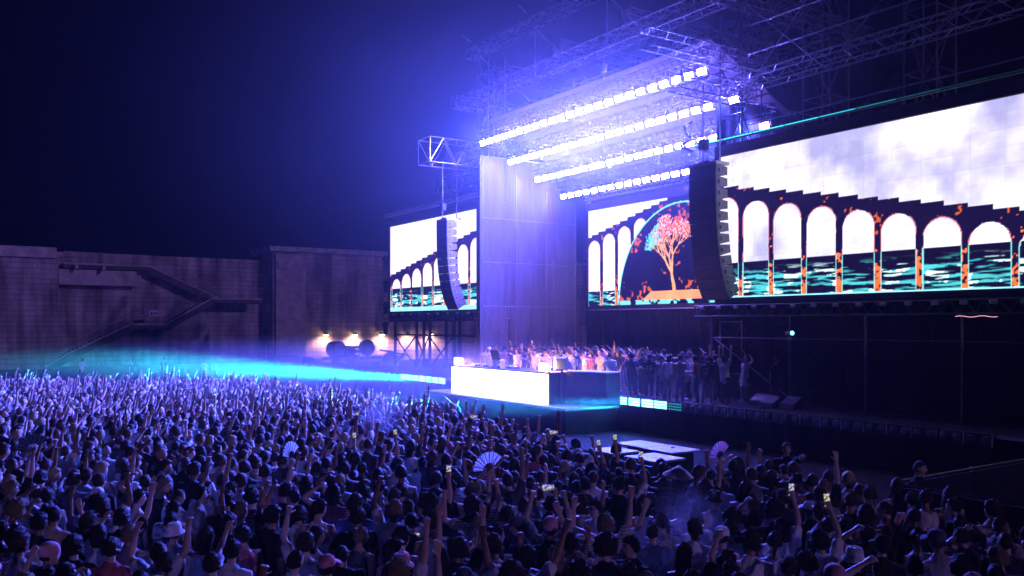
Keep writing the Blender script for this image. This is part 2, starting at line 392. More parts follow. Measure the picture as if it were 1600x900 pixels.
for k in range(16):                          # far half
    u0 = 40.0 + k * LEN_BAR
    st = 'hot' if k < 4 else ('mid' if k < 7 else 'off')
    s = strobe(u0, st, {'hot': f'blazing cyan strobe bar past the booth, {ORD[k]} from the booth side', 'mid': f'bright cyan strobe bar past the booth, {ORD[k]} from the booth side',
               'off': f'unlit strobe bar at the far stage end, {ORD[k]} from the booth side'}[st])
    if st != 'off': beam(s, 215, 7.5, 4.6)

# ================================================================= DJ booth
def booth():
    t = thing('dj_booth', 'long DJ booth with a blazing white LED front on the platform', 'booth', P(31.6, 21, 1.0))
    MB().box(P(27.85, 20.52, 1.003), P(35.4, 20.62, 2.2)).build('front_wall', M_PLAST, t)
    M = emit('booth_led', (0.86, 0.82, 1.0), 5.0)
    for k in range(10):
        a = 27.8 + k * 0.765
        MB().box(P(a + .002, 20.47, 1.005), P(a + .763, 20.518, 2.21)).build('led_panel', M, t)
    MB().box(P(27.82, 20.53, 2.212), P(35.43, 21.75, 2.27)).build('table_top', mat('table_black', (0.06, 0.06, 0.07), 0.35), t)
    for a in (27.86, 35.36): MB().box(P(a, 20.63, 1.003), P(a + .05, 21.7, 2.21)).build('side_panel', M_PLAST, t)
    for a in (29.5, 31.6, 33.7): MB().box(P(a, 21.6, 1.003), P(a + .06, 21.66, 2.21)).build('leg', M_STEEL, t)
booth()
def players():
    for k, u in enumerate((34.2, 33.4, 32.0, 31.2)):
        t = thing('media_player', f'flat black disc player on the booth table, {ORD[k]} from the far end', 'dj player', P(u, 21.1, 2.27), 'disc players on the booth')
        MB().bevbox(P(u - .18, 20.9, 2.272), P(u + .18, 21.36, 2.37), 0.015).build('case', M_PLAST, t)
        MB().tube(P(u, 21.2, 2.37), P(u, 21.2, 2.39), 0.11, 20).build('jog_wheel', M_STEEL, t)
        MB().box(P(u - .09, 20.93, 2.371), P(u + .09, 21.03, 2.43)).build('display', emit('player_screen', (0.4, 0.5, 1.0), 1.2), t)
    t = thing('mixer', 'black mixing desk between the disc players on the booth', 'mixer', P(32.7, 21.1, 2.27))
    MB().bevbox(P(32.52, 20.9, 2.272), P(32.88, 21.34, 2.38), 0.015).build('case', M_PLAST, t)
    for i in range(4):
        for j in range(4): MB().tube(P(32.58 + i * .08, 20.98 + j * .07, 2.38), P(32.58 + i * .08, 20.98 + j * .07, 2.41), 0.016, 8).build('knob', M_GREY, t)
    t = thing('laptop', 'open dark laptop standing in front of the DJ in pale shirt', 'laptop', P(31.9, 20.78, 2.27))
    MB().bevbox(P(31.62, 20.72, 2.62), P(32.3, 21.05, 2.645), 0.008).build('keyboard_base', M_GREY, t)
    l = MB(); l.add([P(31.62, 20.72, 2.646), P(32.3, 20.72, 2.646), P(32.3, 20.62, 3.06), P(31.62, 20.62, 3.06), P(31.62, 20.70, 2.646), P(32.3, 20.70, 2.646), P(32.3, 20.60, 3.06), P(31.62, 20.60, 3.06)],
                    [(0,1,2,3),(7,6,5,4),(0,4,5,1),(3,2,6,7),(0,3,7,4),(1,5,6,2)]); l.build('lid', M_DARKSTEEL, t)
    for a in (31.66, 32.24): MB().box(P(a, 20.74, 2.272), P(a + .03, 21.0, 2.619)).build('stand_leg', M_STEEL, t)
players()
M_BLIND = emit('warm_blinder', (1.0, 0.62, 0.40), 16.0)
for u, lab in ((34.75, 'warm glowing flood lamp on the far front corner of the booth'), (27.9, 'warm glowing flood lamp on the booth corner next to the tilted monitor')):
    t = thing('booth_lamp', lab, 'lamp', P(u + .3, 20.7, 2.27), 'warm lamps on the booth corners')
    MB().box(P(u, 20.58, 2.272), P(u + .62, 20.66, 2.66)).build('housing', M_ALU, t)
    for k in range(2):
        MB().box(P(u + .03 + k * .29, 20.662, 2.30), P(u + .30 + k * .29, 20.69, 2.63)).build('lens', M_BLIND, t)
        MB().box(P(u + .03 + k * .29, 20.55, 2.30), P(u + .30 + k * .29, 20.578, 2.63)).build('lens', M_BLIND, t)
    ld = bpy.data.lights.new('booth_lamp_glow', 'AREA'); ld.shape = 'RECTANGLE'; ld.size = .6; ld.size_y = .35; ld.energy = 480; ld.color = (1.0, 0.46, 0.34)
    lo = bpy.data.objects.new('booth_lamp_glow', ld); COL.objects.link(lo); lo.parent = t; lo.location = (0, 0.1, 0.25)
    lo.rotation_euler = Vector((-0.3 if u > 30 else -0.5, 1, 0.05)).to_track_quat('-Z', 'Y').to_euler()
    if u > 30: lo.rotation_euler = Vector((0.6, 1, 0.05)).to_track_quat('-Z', 'Y').to_euler()
t = thing('monitor_speaker', 'pale tilted monitor speaker facing the DJ behind the booth corner', 'monitor', P(27.8, 21.2, 2.27))
ms = MB(); ms.add([P(27.3, 20.95, 2.4), P(28.0, 20.95, 2.4), P(28.0, 21.4, 2.4), P(27.3, 21.4, 2.4), P(27.3, 20.95, 2.85), P(28.0, 20.95, 2.85), P(28.0, 21.1, 2.9), P(27.3, 21.1, 2.9)],
    [(0,1,2,3),(7,6,5,4),(0,4,5,1),(1,5,6,2),(2,6,7,3),(3,7,4,0)]); ms.build('cabinet', M_GREY, t)
MB().add([P(27.35, 21.415, 2.45), P(27.95, 21.415, 2.45), P(27.95, 21.14, 2.86), P(27.35, 21.14, 2.86)], [(0,1,2,3)]).build('grille', M_GRILLE, t)
MB().tube(P(27.7, 21.1, 1.003), P(27.7, 21.1, 2.4), 0.05, 8).build('stand', M_DARKSTEEL, t)
t = thing('draped_riser', 'low riser draped in black cloth beside the glowing booth', 'riser', P(26.6, 22, 1.0))
dr = MB(); vs_ = []; fs = []; n = 40
loop = [P(27.75, 21.3), P(25.9, 21.9), P(25.9, 22.6), P(27.75, 22.6)]
for k in range(4):
    a, b = loop[k], loop[(k + 1) % 4]
    for i in range(n // 2):
        q = a.lerp(b, i / (n // 2)); w = 0.025 * math.sin(i * 2.1 + k); vs_ += [Vector((q.x + w, q.y + w, 1.004)), Vector((q.x + w * .3, q.y + w * .3, 2.28))]
m2 = len(vs_) // 2
for i in range(m2): j = (i + 1) % m2; fs.append((2*i, 2*j, 2*j+1, 2*i+1))
dr.add(vs_, fs).build('drape', mat('riser_drape', (0.035, 0.03, 0.04), 1.0, 0, .4, 3, .5, 8), t)
MB().add([P(27.8, 21.25, 2.283), P(25.85, 21.87, 2.283), P(25.85, 22.63, 2.283), P(27.8, 22.63, 2.283), P(27.8, 21.25, 2.33), P(25.85, 21.87, 2.33), P(25.85, 22.63, 2.33), P(27.8, 22.63, 2.33)], [(3,2,1,0),(4,5,6,7),(0,1,5,4),(1,2,6,5),(2,3,7,6),(3,0,4,7)]).build('riser_top', M_GREY, t)
# ---- sub tops in the pit
for k, (u0, v0, u1, v1, lab) in enumerate(((15.7, 15.4, 16.78, 16.45, 'pale square riser top in the pit, nearest the dark right side'), (16.8, 15.45, 17.95, 16.4, 'pale square riser top in the pit, beside the one with a cable hole'),
        (14.9, 14.1, 16.0, 15.1, 'pale riser top in the pit just behind the crowd with phones'), (16.4, 14.1, 17.4, 15.0, 'pale riser top in the pit, closest to the crowd below the booth'))):
    t = thing('pit_riser', lab, 'riser', P((u0 + u1) / 2, (v0 + v1) / 2, 0), 'pale risers in the pit')
    MB().box(P(u0 + .2, v0 + .3, 0.0), P(u1 - .2, v1 - .05, 0.93)).build('speaker_body', M_BLACK, t)
    MB().bevbox(P(u0, v0, 0.932), P(u1, v1, 0.98), 0.01).build('top_board', M_GREY, t)
    if k == 0: MB().tube(P(u0 + .55, v0 + .6, 1.0), P(u0 + .55, v0 + .6, 1.03), 0.05, 10).build('cable_hole', M_PLAST, t)
# ================================================================= video screens
def fbm(h, w, base, seed, octv=4):
    r = np.random.default_rng(seed); out = np.zeros((h, w)); amp = 1.0; tot = 0
    for o in range(octv):
        gh = max(2, int(base * (2 ** o) * h / w) + 2); gw = int(base * (2 ** o)) + 2
        gr = r.random((gh, gw)); yy = np.linspace(0, gh - 1.001, h); xx = np.linspace(0, gw - 1.001, w)
        y0 = yy.astype(int); x0 = xx.astype(int); fy = (yy - y0)[:, None]; fx = (xx - x0)[None]
        fy = fy * fy * (3 - 2 * fy); fx = fx * fx * (3 - 2 * fx)
        v = gr[y0][:, x0] * (1-fy)*(1-fx) + gr[y0+1][:, x0]*fy*(1-fx) + gr[y0][:, x0+1]*(1-fy)*fx + gr[y0+1][:, x0+1]*fy*fx
        out += amp * v; tot += amp; amp *= 0.55
    return out / tot
NAVY = np.array((0.010, 0.006, 0.045)); CYAN = np.array((0.10, 0.80, 0.85)); ORANGE = np.array((1.25, 0.20, 0.05)); WHT = np.array((1.35, 1.28, 1.5))
CLOUD = np.array((0.42, 0.40, 0.86))
def bridge_image(U, Z, seed, cloud, arches, top, foot=True, horizon=6.53):
    h, w = U.shape; D = np.abs(U - UC)
    n1 = fbm(h, w, 5, seed); n2 = fbm(h, w, 26, seed + 1); n3 = fbm(h, w, 60, seed + 2, 3); n4 = fbm(h, w, 110, seed + 7, 2)
    c = np.clip((n1 + 0.25 * (n2 - .5) - 0.36) * 2.4, 0, 1)[..., None] * cloud
    img = WHT * (1 - c) + CLOUD * c
    water = Z < horizon
    st_ = np.random.default_rng(seed + 9); rows = max(4, int(h * 0.42)); cols = max(6, int(w * 0.07)); gr = st_.random((rows + 2, cols + 2)); gr = gr + .35 * np.roll(gr, 1, 1)
    yy = np.clip((Z - 5.0) / (Z.max() - 5.0), 0, .999) * rows * 1.35; xx = (D - D.min()) / (D.max() - D.min() + 1e-6) * (cols - 1) + 1.3 * n2 + .6 * np.sin(yy * 2.1)
    yy = np.clip(yy + 1.6 * (n2 - .5), 0, rows); xx = np.clip(xx, 0, cols); yi = yy.astype(int); xi = xx.astype(int); fy = yy - yi; fx = xx - xi
    ph = gr[yi, xi]*(1-fy)*(1-fx) + gr[np.minimum(yi+1, rows+1), xi]*fy*(1-fx) + gr[yi, np.minimum(xi+1, cols+1)]*(1-fy)*fx + gr[np.minimum(yi+1, rows+1), np.minimum(xi+1, cols+1)]*fy*fx
    lit = np.clip((ph - 0.70 + 0.12 * (6.2 - Z)) * 5, 0, 1) * np.clip((6.35 - Z) * 3, 0, 1)
    wat = NAVY + lit[..., None] * np.where(n2[..., None] > 0.56, np.array((1.3, 1.9, 1.9)), CYAN)
    img = np.where(water[..., None], wat, img)
    body = Z < top(D); hole = np.zeros_like(body); col_orange = np.zeros(U.shape); rim = np.zeros_like(body)
    for cd, wd, zt in arches:
        r = wd / 2; dx = np.abs(D - cd); zc = zt - r
        inside = (dx < r) & ((Z < zc) | (dx ** 2 + (Z - zc) ** 2 < r * r)); hole |= inside
        rr = r + 0.035; rim |= (dx < rr) & ((Z < zc) | (dx ** 2 + (Z - zc) ** 2 < rr * rr)) & ~inside & (D > cd - 2)
    bridge = body & ~hole
    img = np.where(bridge[..., None], NAVY * 1.3, img)
    fire = bridge & (0.62 * n4 + 0.38 * n2 - 0.20 * (Z - 5.75) > 0.47) & (Z < 7.6)
    img = np.where(fire[..., None], ORANGE * (0.35 + 1.5 * n4[..., None]), img)
    spk = bridge & (Z > 6.9) & (0.5 * n2 + 0.5 * n4 > 0.71); img = np.where(spk[..., None], ORANGE * 0.7, img)
    img = np.where((rim & (Z > horizon) & (n2 > 0.42))[..., None], np.array((0.85, 0.25, 0.35)), img)
    img = np.where((rim & (Z <= horizon))[..., None], np.array((0.30, 1.0, 1.0)), img)
    return img
def step_top(z0, d0, slope, st):
    return lambda D: z0 - slope * st * np.floor((D - d0) / st)
def side_image(seed, cloud):
    arches = [(9.11 + 1.41 * k, 1.15, 9.01 - 0.268 * k) for k in range(-1, 9)]
    def f(U, Z):
        img = bridge_image(U, Z, seed, cloud, arches, step_top(9.42, 9.0, 0.19, 0.72))
        edge = Z < 5.28
        return np.where(edge[..., None], np.array((0.5, 1.3, 1.4)), img)
    return f
def centre_image(U, Z):
    arches = [(3.02 + 1.3 * k, 1.0, 9.92 - 0.30 * k) for k in range(0, 4)]
    img = bridge_image(U, Z, 50, 0.1, arches, step_top(10.4, 2.2, 0.235, 0.62), horizon=6.1)
    h, w = U.shape; dx = U - UC; n2 = fbm(h, w, 30, 61); n1 = fbm(h, w, 7, 62)
    q = (dx / 4.72) ** 2 + ((Z - 5.34) / 5.1) ** 2
    disc = (q < 1) & (Z > 5.34); ring = (q >= 1) & (q < 1.035) & (Z > 5.34)
    img = np.where(disc[..., None], NAVY * 1.2, img); img = np.where(ring[..., None], np.array((0.35, 1.2, 1.3)), img)
    n5 = fbm(h, w, 90, 66, 2); sp = disc & (0.55 * n2 + 0.45 * n5 > 0.585) & (n1 > 0.47); img = np.where(sp[..., None], ORANGE * 0.75, img)
    uax = U[0]; zax = Z[:, 0]; du = abs(uax[1] - uax[0]); dz = abs(zax[1] - zax[0])
    def dab(u, z, r, col, ry=None):
        i0 = np.searchsorted(zax, z - r); i1 = np.searchsorted(zax, z + r) + 1
        k = int((uax[0] - u) / du) if uax[0] > uax[-1] else int((u - uax[0]) / du)
        s_ = int(r / du) + 1; j0 = max(0, k - s_); j1 = min(w, k + s_ + 1)
        if i1 <= i0 or j1 <= j0: return
        m = (U[i0:i1, j0:j1] - u) ** 2 + (Z[i0:i1, j0:j1] - z) ** 2 < r * r
        img[i0:i1, j0:j1][m] = col
    rr = random.Random(4)
    bark = np.array((1.5, 0.62, 0.28))
    tips = []
    def branch(u, z, ang, ln, wd, lev):
        n = 10
        for k in range(n):
            u += math.cos(ang) * ln / n; z += math.sin(ang) * ln / n; ang += rr.uniform(-.09, .09)
            dab(u, z, max(0.02, wd * (1 - 0.4 * k / n)), bark)
        if lev == 0: tips.append((u, z)); return
        for k in range(3 if lev > 1 else 2):
            a2 = ang + (k - 1) * .5 + rr.uniform(-.28, .28); branch(u, z, a2 + .12 * (1.57 - a2), ln * rr.uniform(.62, .82), wd * .62, lev - 1)
    branch(UC + 0.45, 5.75, 1.57, 1.18, 0.13, 5)
    for tu, tz in tips:
        for k in range(13):
            a = tu + rr.gauss(0, .17); b = tz + rr.gauss(0, .14)
            f = (a - UC - .5) * 0.5 + rr.gauss(0, .18)
            col = np.array((0.25, 0.95, 1.0)) if f > 0.62 else (np.array((1.6, 0.75, 0.75)) if rr.random() < .35 else ORANGE * rr.uniform(.5, 1.15))
            if b > 6.3: dab(a, b, rr.uniform(.025, .06), col)
    base = (Z < 5.95) & (Z > 5.50) & (np.abs(dx) < 2.9 - (Z - 5.5) * 1.6)
    img = np.where(base[..., None], np.array((1.4, 0.50, 0.22)) * (0.7 + 0.6 * n2[..., None]), img)
    img = np.where(((Z < 5.5) & (np.abs(dx) < 4.7))[..., None], np.where(n2[..., None] > .5, np.array((0.3, 1.0, 1.0)), NAVY), img)
    return img
def screen_mat():
    m = bpy.data.materials.new('led_screen'); m.use_nodes = True; n = m.node_tree.nodes; l = m.node_tree.links; n.remove(n['Principled BSDF'])
    a = n.new('ShaderNodeAttribute'); a.attribute_name = 'picture'; e = n.new('ShaderNodeEmission'); e.inputs[1].default_value = 1.0
    l.new(a.outputs['Color'], e.inputs[0]); l.new(e.outputs[0], n['Material Output'].inputs[0]); return m
M_SCREEN = screen_mat()
def screen(label, u0, u1, v, z0, z1, fn, dx):
    t = thing('video_screen', label, 'video screen', P((u0 + u1) / 2, v, z0), 'video screens of the stage')
    w = int(abs(u1 - u0) / dx); h = int((z1 - z0) / dx)
    uu = np.linspace(u1, u0, w); zz = np.linspace(z0, z1, h); U, Z = np.meshgrid(uu, zz)     # u1 > u0: far to near
    img = fn(U, Z)
    pu = np.floor((U - u0) / .5).astype(int); pz = np.floor((Z - z0) / .5).astype(int); tile = np.random.default_rng(5).uniform(.93, 1.05, (80, 40))[pu % 80, pz % 40]
    seam = (((U - u0) % .5) < dx) | (((Z - z0) % .5) < dx)
    img = np.clip(img * (tile * np.where(seam, .90, 1.0))[..., None], 0, 4)
    o = t.location
    co = np.stack([-U - o.x, np.full_like(U, v - o.y), Z - o.z], -1).reshape(-1, 3)
    idx = np.arange(w * h).reshape(h, w)
    q = np.stack([idx[:-1, :-1], idx[:-1, 1:], idx[1:, 1:], idx[1:, :-1]], -1).reshape(-1, 4)
    me = bpy.data.meshes.new('display'); me.vertices.add(len(co)); me.vertices.foreach_set('co', co.ravel())
    me.loops.add(q.size); me.loops.foreach_set('vertex_index', q.ravel().astype(np.int32))
    me.polygons.add(len(q)); me.polygons.foreach_set('loop_start', np.arange(0, q.size, 4, dtype=np.int32)); me.update(calc_edges=True)
    ca = me.color_attributes.new('picture', 'FLOAT_COLOR', 'POINT')
    ca.data.foreach_set('color', np.concatenate([img.reshape(-1, 3), np.ones((len(co), 1))], 1).ravel().astype(np.float32))
    me.materials.append(M_SCREEN); d = bpy.data.objects.new('display', me); COL.objects.link(d); d.parent = t
    MB().box(P(u0 - .05, v + .02, z0 - .05), P(u1 + .05, v + .3, z1 + .05)).build('cabinet_back', M_PLAST, t)
    for a, b in (((u0 - .22, z0 - .22), (u1 + .22, z0 - .012)), ((u0 - .22, z1 + .012), (u1 + .22, z1 + .42)), ((u0 - .22, z0 - .01), (u0 - .012, z1 + .01)), ((u1 + .012, z0 - .01), (u1 + .22, z1 + .01))):
        MB().box(P(a[0], v - .06, a[1]), P(b[0], v + .018, b[1])).build('frame', M_PLAST, t)
    return t
screen('far side video screen showing a white sky over dark arches, behind a hanging speaker column', 40.75, 51.7, 25.2, 5.05, 10.62, side_image(11, 0.08), 0.045)
screen('wide near side video screen showing a long arched bridge over water under lavender clouds', 10.4, 23.05, 25.2, 5.22, 10.62, side_image(23, 0.85), 0.03)
screen('centre video screen deep in the stage showing a glowing tree inside a dark half circle', 24.4, 39.3, 31.9, 5.28, 10.81, centre_image, 0.035)

# ================================================================= trusses
def truss(name, label, p, q, size=0.45, m=None, lac=0.5, group=None, cat='truss', r=0.028):
    p = Vector(p); q = Vector(q); m = m or M_ALU; d = (q - p); L = d.length; d.normalize()
    a = Vector((0, 0, 1)) if abs(d.z) < 0.9 else Vector((1, 0, 0)); b = d.cross(a).normalized(); a = b.cross(d).normalized(); s = size / 2
    t = thing(name, label, cat, (p + q) / 2, group)
    cor = [a * s + b * s, a * s - b * s, -a * s - b * s, -a * s + b * s]
    for c in cor: MB().tube(p + c, q + c, r).build('chord', m, t)
    n = max(2, int(L / (size * lac * 2)))
    for k in range(4):
        lc = MB(); c0, c1 = cor[k], cor[(k + 1) % 4]
        for i in range(n):
            x0 = p + d * (L * i / n); x1 = p + d * (L * (i + .5) / n); x2 = p + d * (L * (i + 1) / n)
            lc.tube(x0 + c0, x1 + c1, r * .5, 5); lc.tube(x1 + c1, x2 + c0, r * .5, 5)
        lc.tube(p + c0, p + c1, r * .6, 5); lc.tube(q + c0, q + c1, r * .6, 5)
        lc.build('lacing', m, t)
    return t
def tower(label, u, v, z1, w=1.1, d=1.1, step=2.0, m=None, z0=0.0, name='scaffold_tower'):
    t = thing(name, label, 'scaffold', P(u, v, z0), 'scaffold towers of the stage'); m = m or M_STEEL
    cs = [(u, v), (u + w, v), (u + w, v + d), (u, v + d)]
    for a, b in cs: MB().tube(P(a, b, z0), P(a, b, z1), 0.03).build('standard', m, t)
    z = z0 + 0.3; k = 0
    while z < z1:
        lg = MB()
        for i in range(4): lg.tube(P(*cs[i], z), P(*cs[(i + 1) % 4], z), 0.024, 5)
        lg.build('ledger', m, t)
        if z + step < z1:
            br = MB()
            for i in range(4):
                a, b = cs[i], cs[(i + 1) % 4]
                if (k + i) % 2: a, b = b, a
                br.tube(P(*a, z), P(*b, z + step), 0.02, 5)
            br.build('brace', m, t)
        z += step; k += 1
    return t
# light row trusses and wash panels (raked ceiling)
ROWS = [(24.6, 13.92), (26.4, 13.10), (28.2, 12.30), (30.0, 11.50)]
M_LAMP = emit('wash_led', LENS, WASH_POWER)
def lamp_template():
    t = thing('wash_panel', 'x', 'stage light', (0, 0, 0), 'wash panels in the four rows over the stage')
    MB().bevbox((-.225, -.02, -.165), (.225, .16, .165), 0.02).build('housing', M_PLAST, t)
    l = MB()
    for i in range(2): l.box((-.212 + i * .214, -.045, -.115), (-.002 + i * .214, -.022, .115))
    l.build('lens', M_LAMP, t)
    y = MB(); y.box((-.29, .03, -.03), (-.26, .1, .3)); y.box((.26, .03, -.03), (.29, .1, .3)); y.box((-.29, .03, .3), (.29, .1, .33)); y.tube((0, .065, .33), (0, .065, .47), .03)
    y.build('yoke', M_DARKSTEEL, t)
    ld = bpy.data.lights.new('wash_beam', 'AREA'); ld.shape = 'RECTANGLE'; ld.size = .38; ld.size_y = .23; ld.energy = WASH_BEAM; ld.color = WASH; ld.spread = R(WASH_SPREAD)
    lo = bpy.data.objects.new('wash_beam', ld); COL.objects.link(lo); lo.parent = t; lo.location = (0, -.06, 0); lo.rotation_euler = (R(-90), 0, 0)
    return t
tmpl = lamp_template(); pr0 = random.Random(3)
rowname = ['top', 'second', 'third', 'lowest']
first = True
for r, (v, z) in enumerate(ROWS):
    truss('lighting_truss', f'aluminium truss carrying the {rowname[r]} row of wash panels', P(23.1, v + .15, z + .72), P(39.7, v + .15, z + .72), 0.34, M_DARKSTEEL, 0.6, 'trusses carrying the rows of wash panels', r=0.024)
    for k in range(24):
        u = 39.2 - k * (15.8 / 23)
        o = tmpl if first else copy_tree(tmpl); first = False
        o.location = P(u, v, z); o.rotation_euler = (R(WASH_TILT + pr0.uniform(-3, 3)), 0, R(pr0.uniform(-3, 3)))
        o['label'] = f'blazing violet white wash panel, {rowname[r]} row, {ORD[k]} from the far end'
# roof trusses
roofs = [((22, 24.2, 16.3), (41, 24.2, 16.3), 'front edge roof truss just over the top light row'), ((22, 28.4, 16.5), (41, 28.4, 16.5), 'middle roof truss running along the stage over the third light row'),
         ((22, 32.6, 16.5), (41, 32.6, 16.5), 'rear roof truss running along the stage behind the lights'),
         ((41, 23.8, 16.4), (41, 33, 16.4), 'roof cross truss at the far end over the curtain wall'), ((36.3, 23.8, 16.9), (36.3, 33, 16.9), 'roof cross truss second from the far end'),
         ((31.6, 23.8, 16.9), (31.6, 33, 16.9), 'roof cross truss over the middle of the stage'), ((26.9, 23.8, 16.9), (26.9, 33, 16.9), 'roof cross truss near the close end of the light rows'),
         ((22, 23.8, 16.4), (22, 33, 16.4), 'roof cross truss at the close end over the speaker column')]
for a, b, lab in roofs: truss('roof_truss', lab, P(*a), P(*b), 0.6, M_DULL, 0.7, 'roof trusses of the stage')
truss('ridge_truss', 'highest slim truss along the very top of the stage roof', P(14, 25.0, 19.2), P(41.2, 25.0, 19.2), 0.5, M_STEEL, 0.9, 'ridge trusses')
truss('ridge_truss', 'rear slim truss at the very top of the roof', P(14, 30.5, 19.2), P(41.2, 30.5, 19.2), 0.5, M_STEEL, 0.9, 'ridge trusses')
for k, u in enumerate((40.2, 35.0, 29.5, 24.2)):
    t = thing('roof_post', f'thin steel post between roof truss and ridge, {ORD[k]} from the far end', 'post', P(u, 25, 16.6), 'posts on the roof')
    MB().tube(P(u, 25, 16.55), P(u, 25, 19.0), 0.04).build('tube', M_STEEL, t); MB().tube(P(u, 25, 18.9), P(u, 28.4, 16.9), 0.03).build('diagonal_tube', M_STEEL, t)
    MB().path([P(u - 1.2, 23.2, 19.35), P(u + .2, 25.2, 19.3), P(u - 1.2, 25.2, 19.35)], 0.03).build('outrigger', M_STEEL, t)
for k, (u, v) in enumerate(((38.6, 24.4), (33.4, 26.2), (29, 24.4), (25.6, 26.2), (36.4, 28.1), (31.3, 29.9))):
    t = thing('chain_hoist', f'small dark chain hoist over the light rows, {["far front","middle second row","middle front","near second row","far third row","middle rear"][k]}', 'hoist', P(u, v, 15.3), 'chain hoists over the lights')
    MB().bevbox(P(u - .12, v - .1, 15.2), P(u + .12, v + .1, 15.6), .03).build('motor_body', M_DARKSTEEL, t); MB().tube(P(u, v, 15.6), P(u, v, 16.2), 0.012).build('chain', M_STEEL, t)
    zb = {24.4: 14.9, 26.2: 14.1, 28.1: 13.3, 29.9: 12.4}[v]; MB().tube(P(u, v, zb), P(u, v, 15.2), 0.012).build('lower_chain', M_STEEL, t)
tower('tall scaffold tower at the curtain wall carrying the far roof corner', 40.3, 25.6, 19.2)
tower('scaffold tower behind the near speaker column at the light row ends', 22.4, 25.7, 19.0, m=M_DARKSTEEL)
tower('rear scaffold tower behind the far video screen', 44.0, 28.5, 14.0, 1.4, 1.4)
tower('scaffold tower above the near screen, closest to the speaker column', 18.9, 26.2, 18.2, m=M_DULL)
tower('scaffold tower above the near screen, middle one', 15.0, 26.2, 16.4, m=M_DULL)
tower('scaffold tower above the near screen at the picture edge', 11.2, 26.2, 15.4, m=M_DULL)
truss('wing_truss', 'zigzag truss running high above the near screen from the light rows', P(22.3, 25.0, 13.1), P(5, 25.0, 13.1), 0.55, M_STEEL, 1.0, 'trusses above the near screen')
truss('wing_truss', 'upper thin truss above the near screen, near the top of the picture', P(22.3, 27.4, 16.6), P(8, 27.4, 16.6), 0.5, M_DARKSTEEL, 1.0, 'trusses above the near screen')
truss('wing_truss', 'short cross truss reaching out over the near speaker column', P(22.6, 20.9, 14.3), P(22.6, 27, 14.3), 0.6, M_DULL, 0.7, 'trusses above the near screen')
t = thing('scaffold_ledgers', 'steel scaffold tubes criss-crossing the dark above the near screen', 'scaffold', P(16, 26, 11.3))
for z in (11.9, 14.6, 15.7, 17.4): MB().tube(P(22.5, 26.15, z), P(9.5, 26.15, z), 0.03).build('ledger', M_STEEL, t)
for a, b in (((22.5, 16.5), (19, 13.2)), ((19, 13.2), (15.1, 16.3)), ((22.5, 13.3), (19, 16.6)), ((15, 13.3), (11.3, 15.6))): MB().tube(P(a[0], 26.1, a[1]), P(b[0], 26.1, b[1]), 0.022).build('brace', M_STEEL, t)
truss('rear_truss', 'pale truss standing out behind the far screen against the sky', P(42, 29, 13.6), P(51.8, 29, 13.6), 0.9, M_STEEL, 0.6, 'trusses behind the far screen')
truss('rear_truss', 'short upper truss behind the far screen, stepping towards the tower', P(41.5, 27.8, 14.6), P(47, 27.8, 14.6), 0.7, M_STEEL, 0.6, 'trusses behind the far screen')
# cantilever truss over the far speaker column
truss('cantilever_truss', 'white lit cantilever truss holding the far speaker column', P(41.6, 22.3, 13.65), P(41.6, 27.2, 13.65), 1.35, M_ALU, 0.55, 'speaker cantilevers')
truss('cantilever_truss', 'dark cantilever truss above the near speaker column', P(22.5, 22.2, 13.0), P(22.5, 26.2, 13.0), 0.7, M_DULL, 0.55, 'speaker cantilevers')
truss('screen_top_truss', 'thin truss lying along the top edge of the far screen', P(40.6, 25.0, 11.35), P(52, 25.0, 11.35), 0.2, M_ALU, 0.8, 'trusses on the screen edges', r=0.02)
truss('screen_top_truss', 'thin truss over the top edge of the centre screen', P(24.5, 31.5, 11.5), P(39.2, 31.5, 11.5), 0.25, M_ALU, 0.8, 'trusses on the screen edges', r=0.02)
for (u0, u1, lab) in ((10.4, 24.0, 'dark truss fascia along the bottom edge of the near screen'), (40.5, 52.0, 'dark truss fascia along the bottom edge of the far screen')):
    t = truss('screen_base_truss', lab, P(u0, 25.0, 4.72), P(u1, 25.0, 4.72), 0.4, M_DARKSTEEL, 0.6, 'trusses under the screens')
    MB().box(P(u0, 25.25, 4.4), P(u1, 25.3, 4.99)).build('fascia_cloth', M_BLACK, t)
    n = 16 if u0 < 30 else 10
    for k in range(n):
        a = u0 + (k + .5) * (u1 - u0) / n
        MB().bevbox(P(a - .12, 24.72, 4.78), P(a + .12, 24.79, 4.9), .02).build('small_fixture', M_GREY, t)
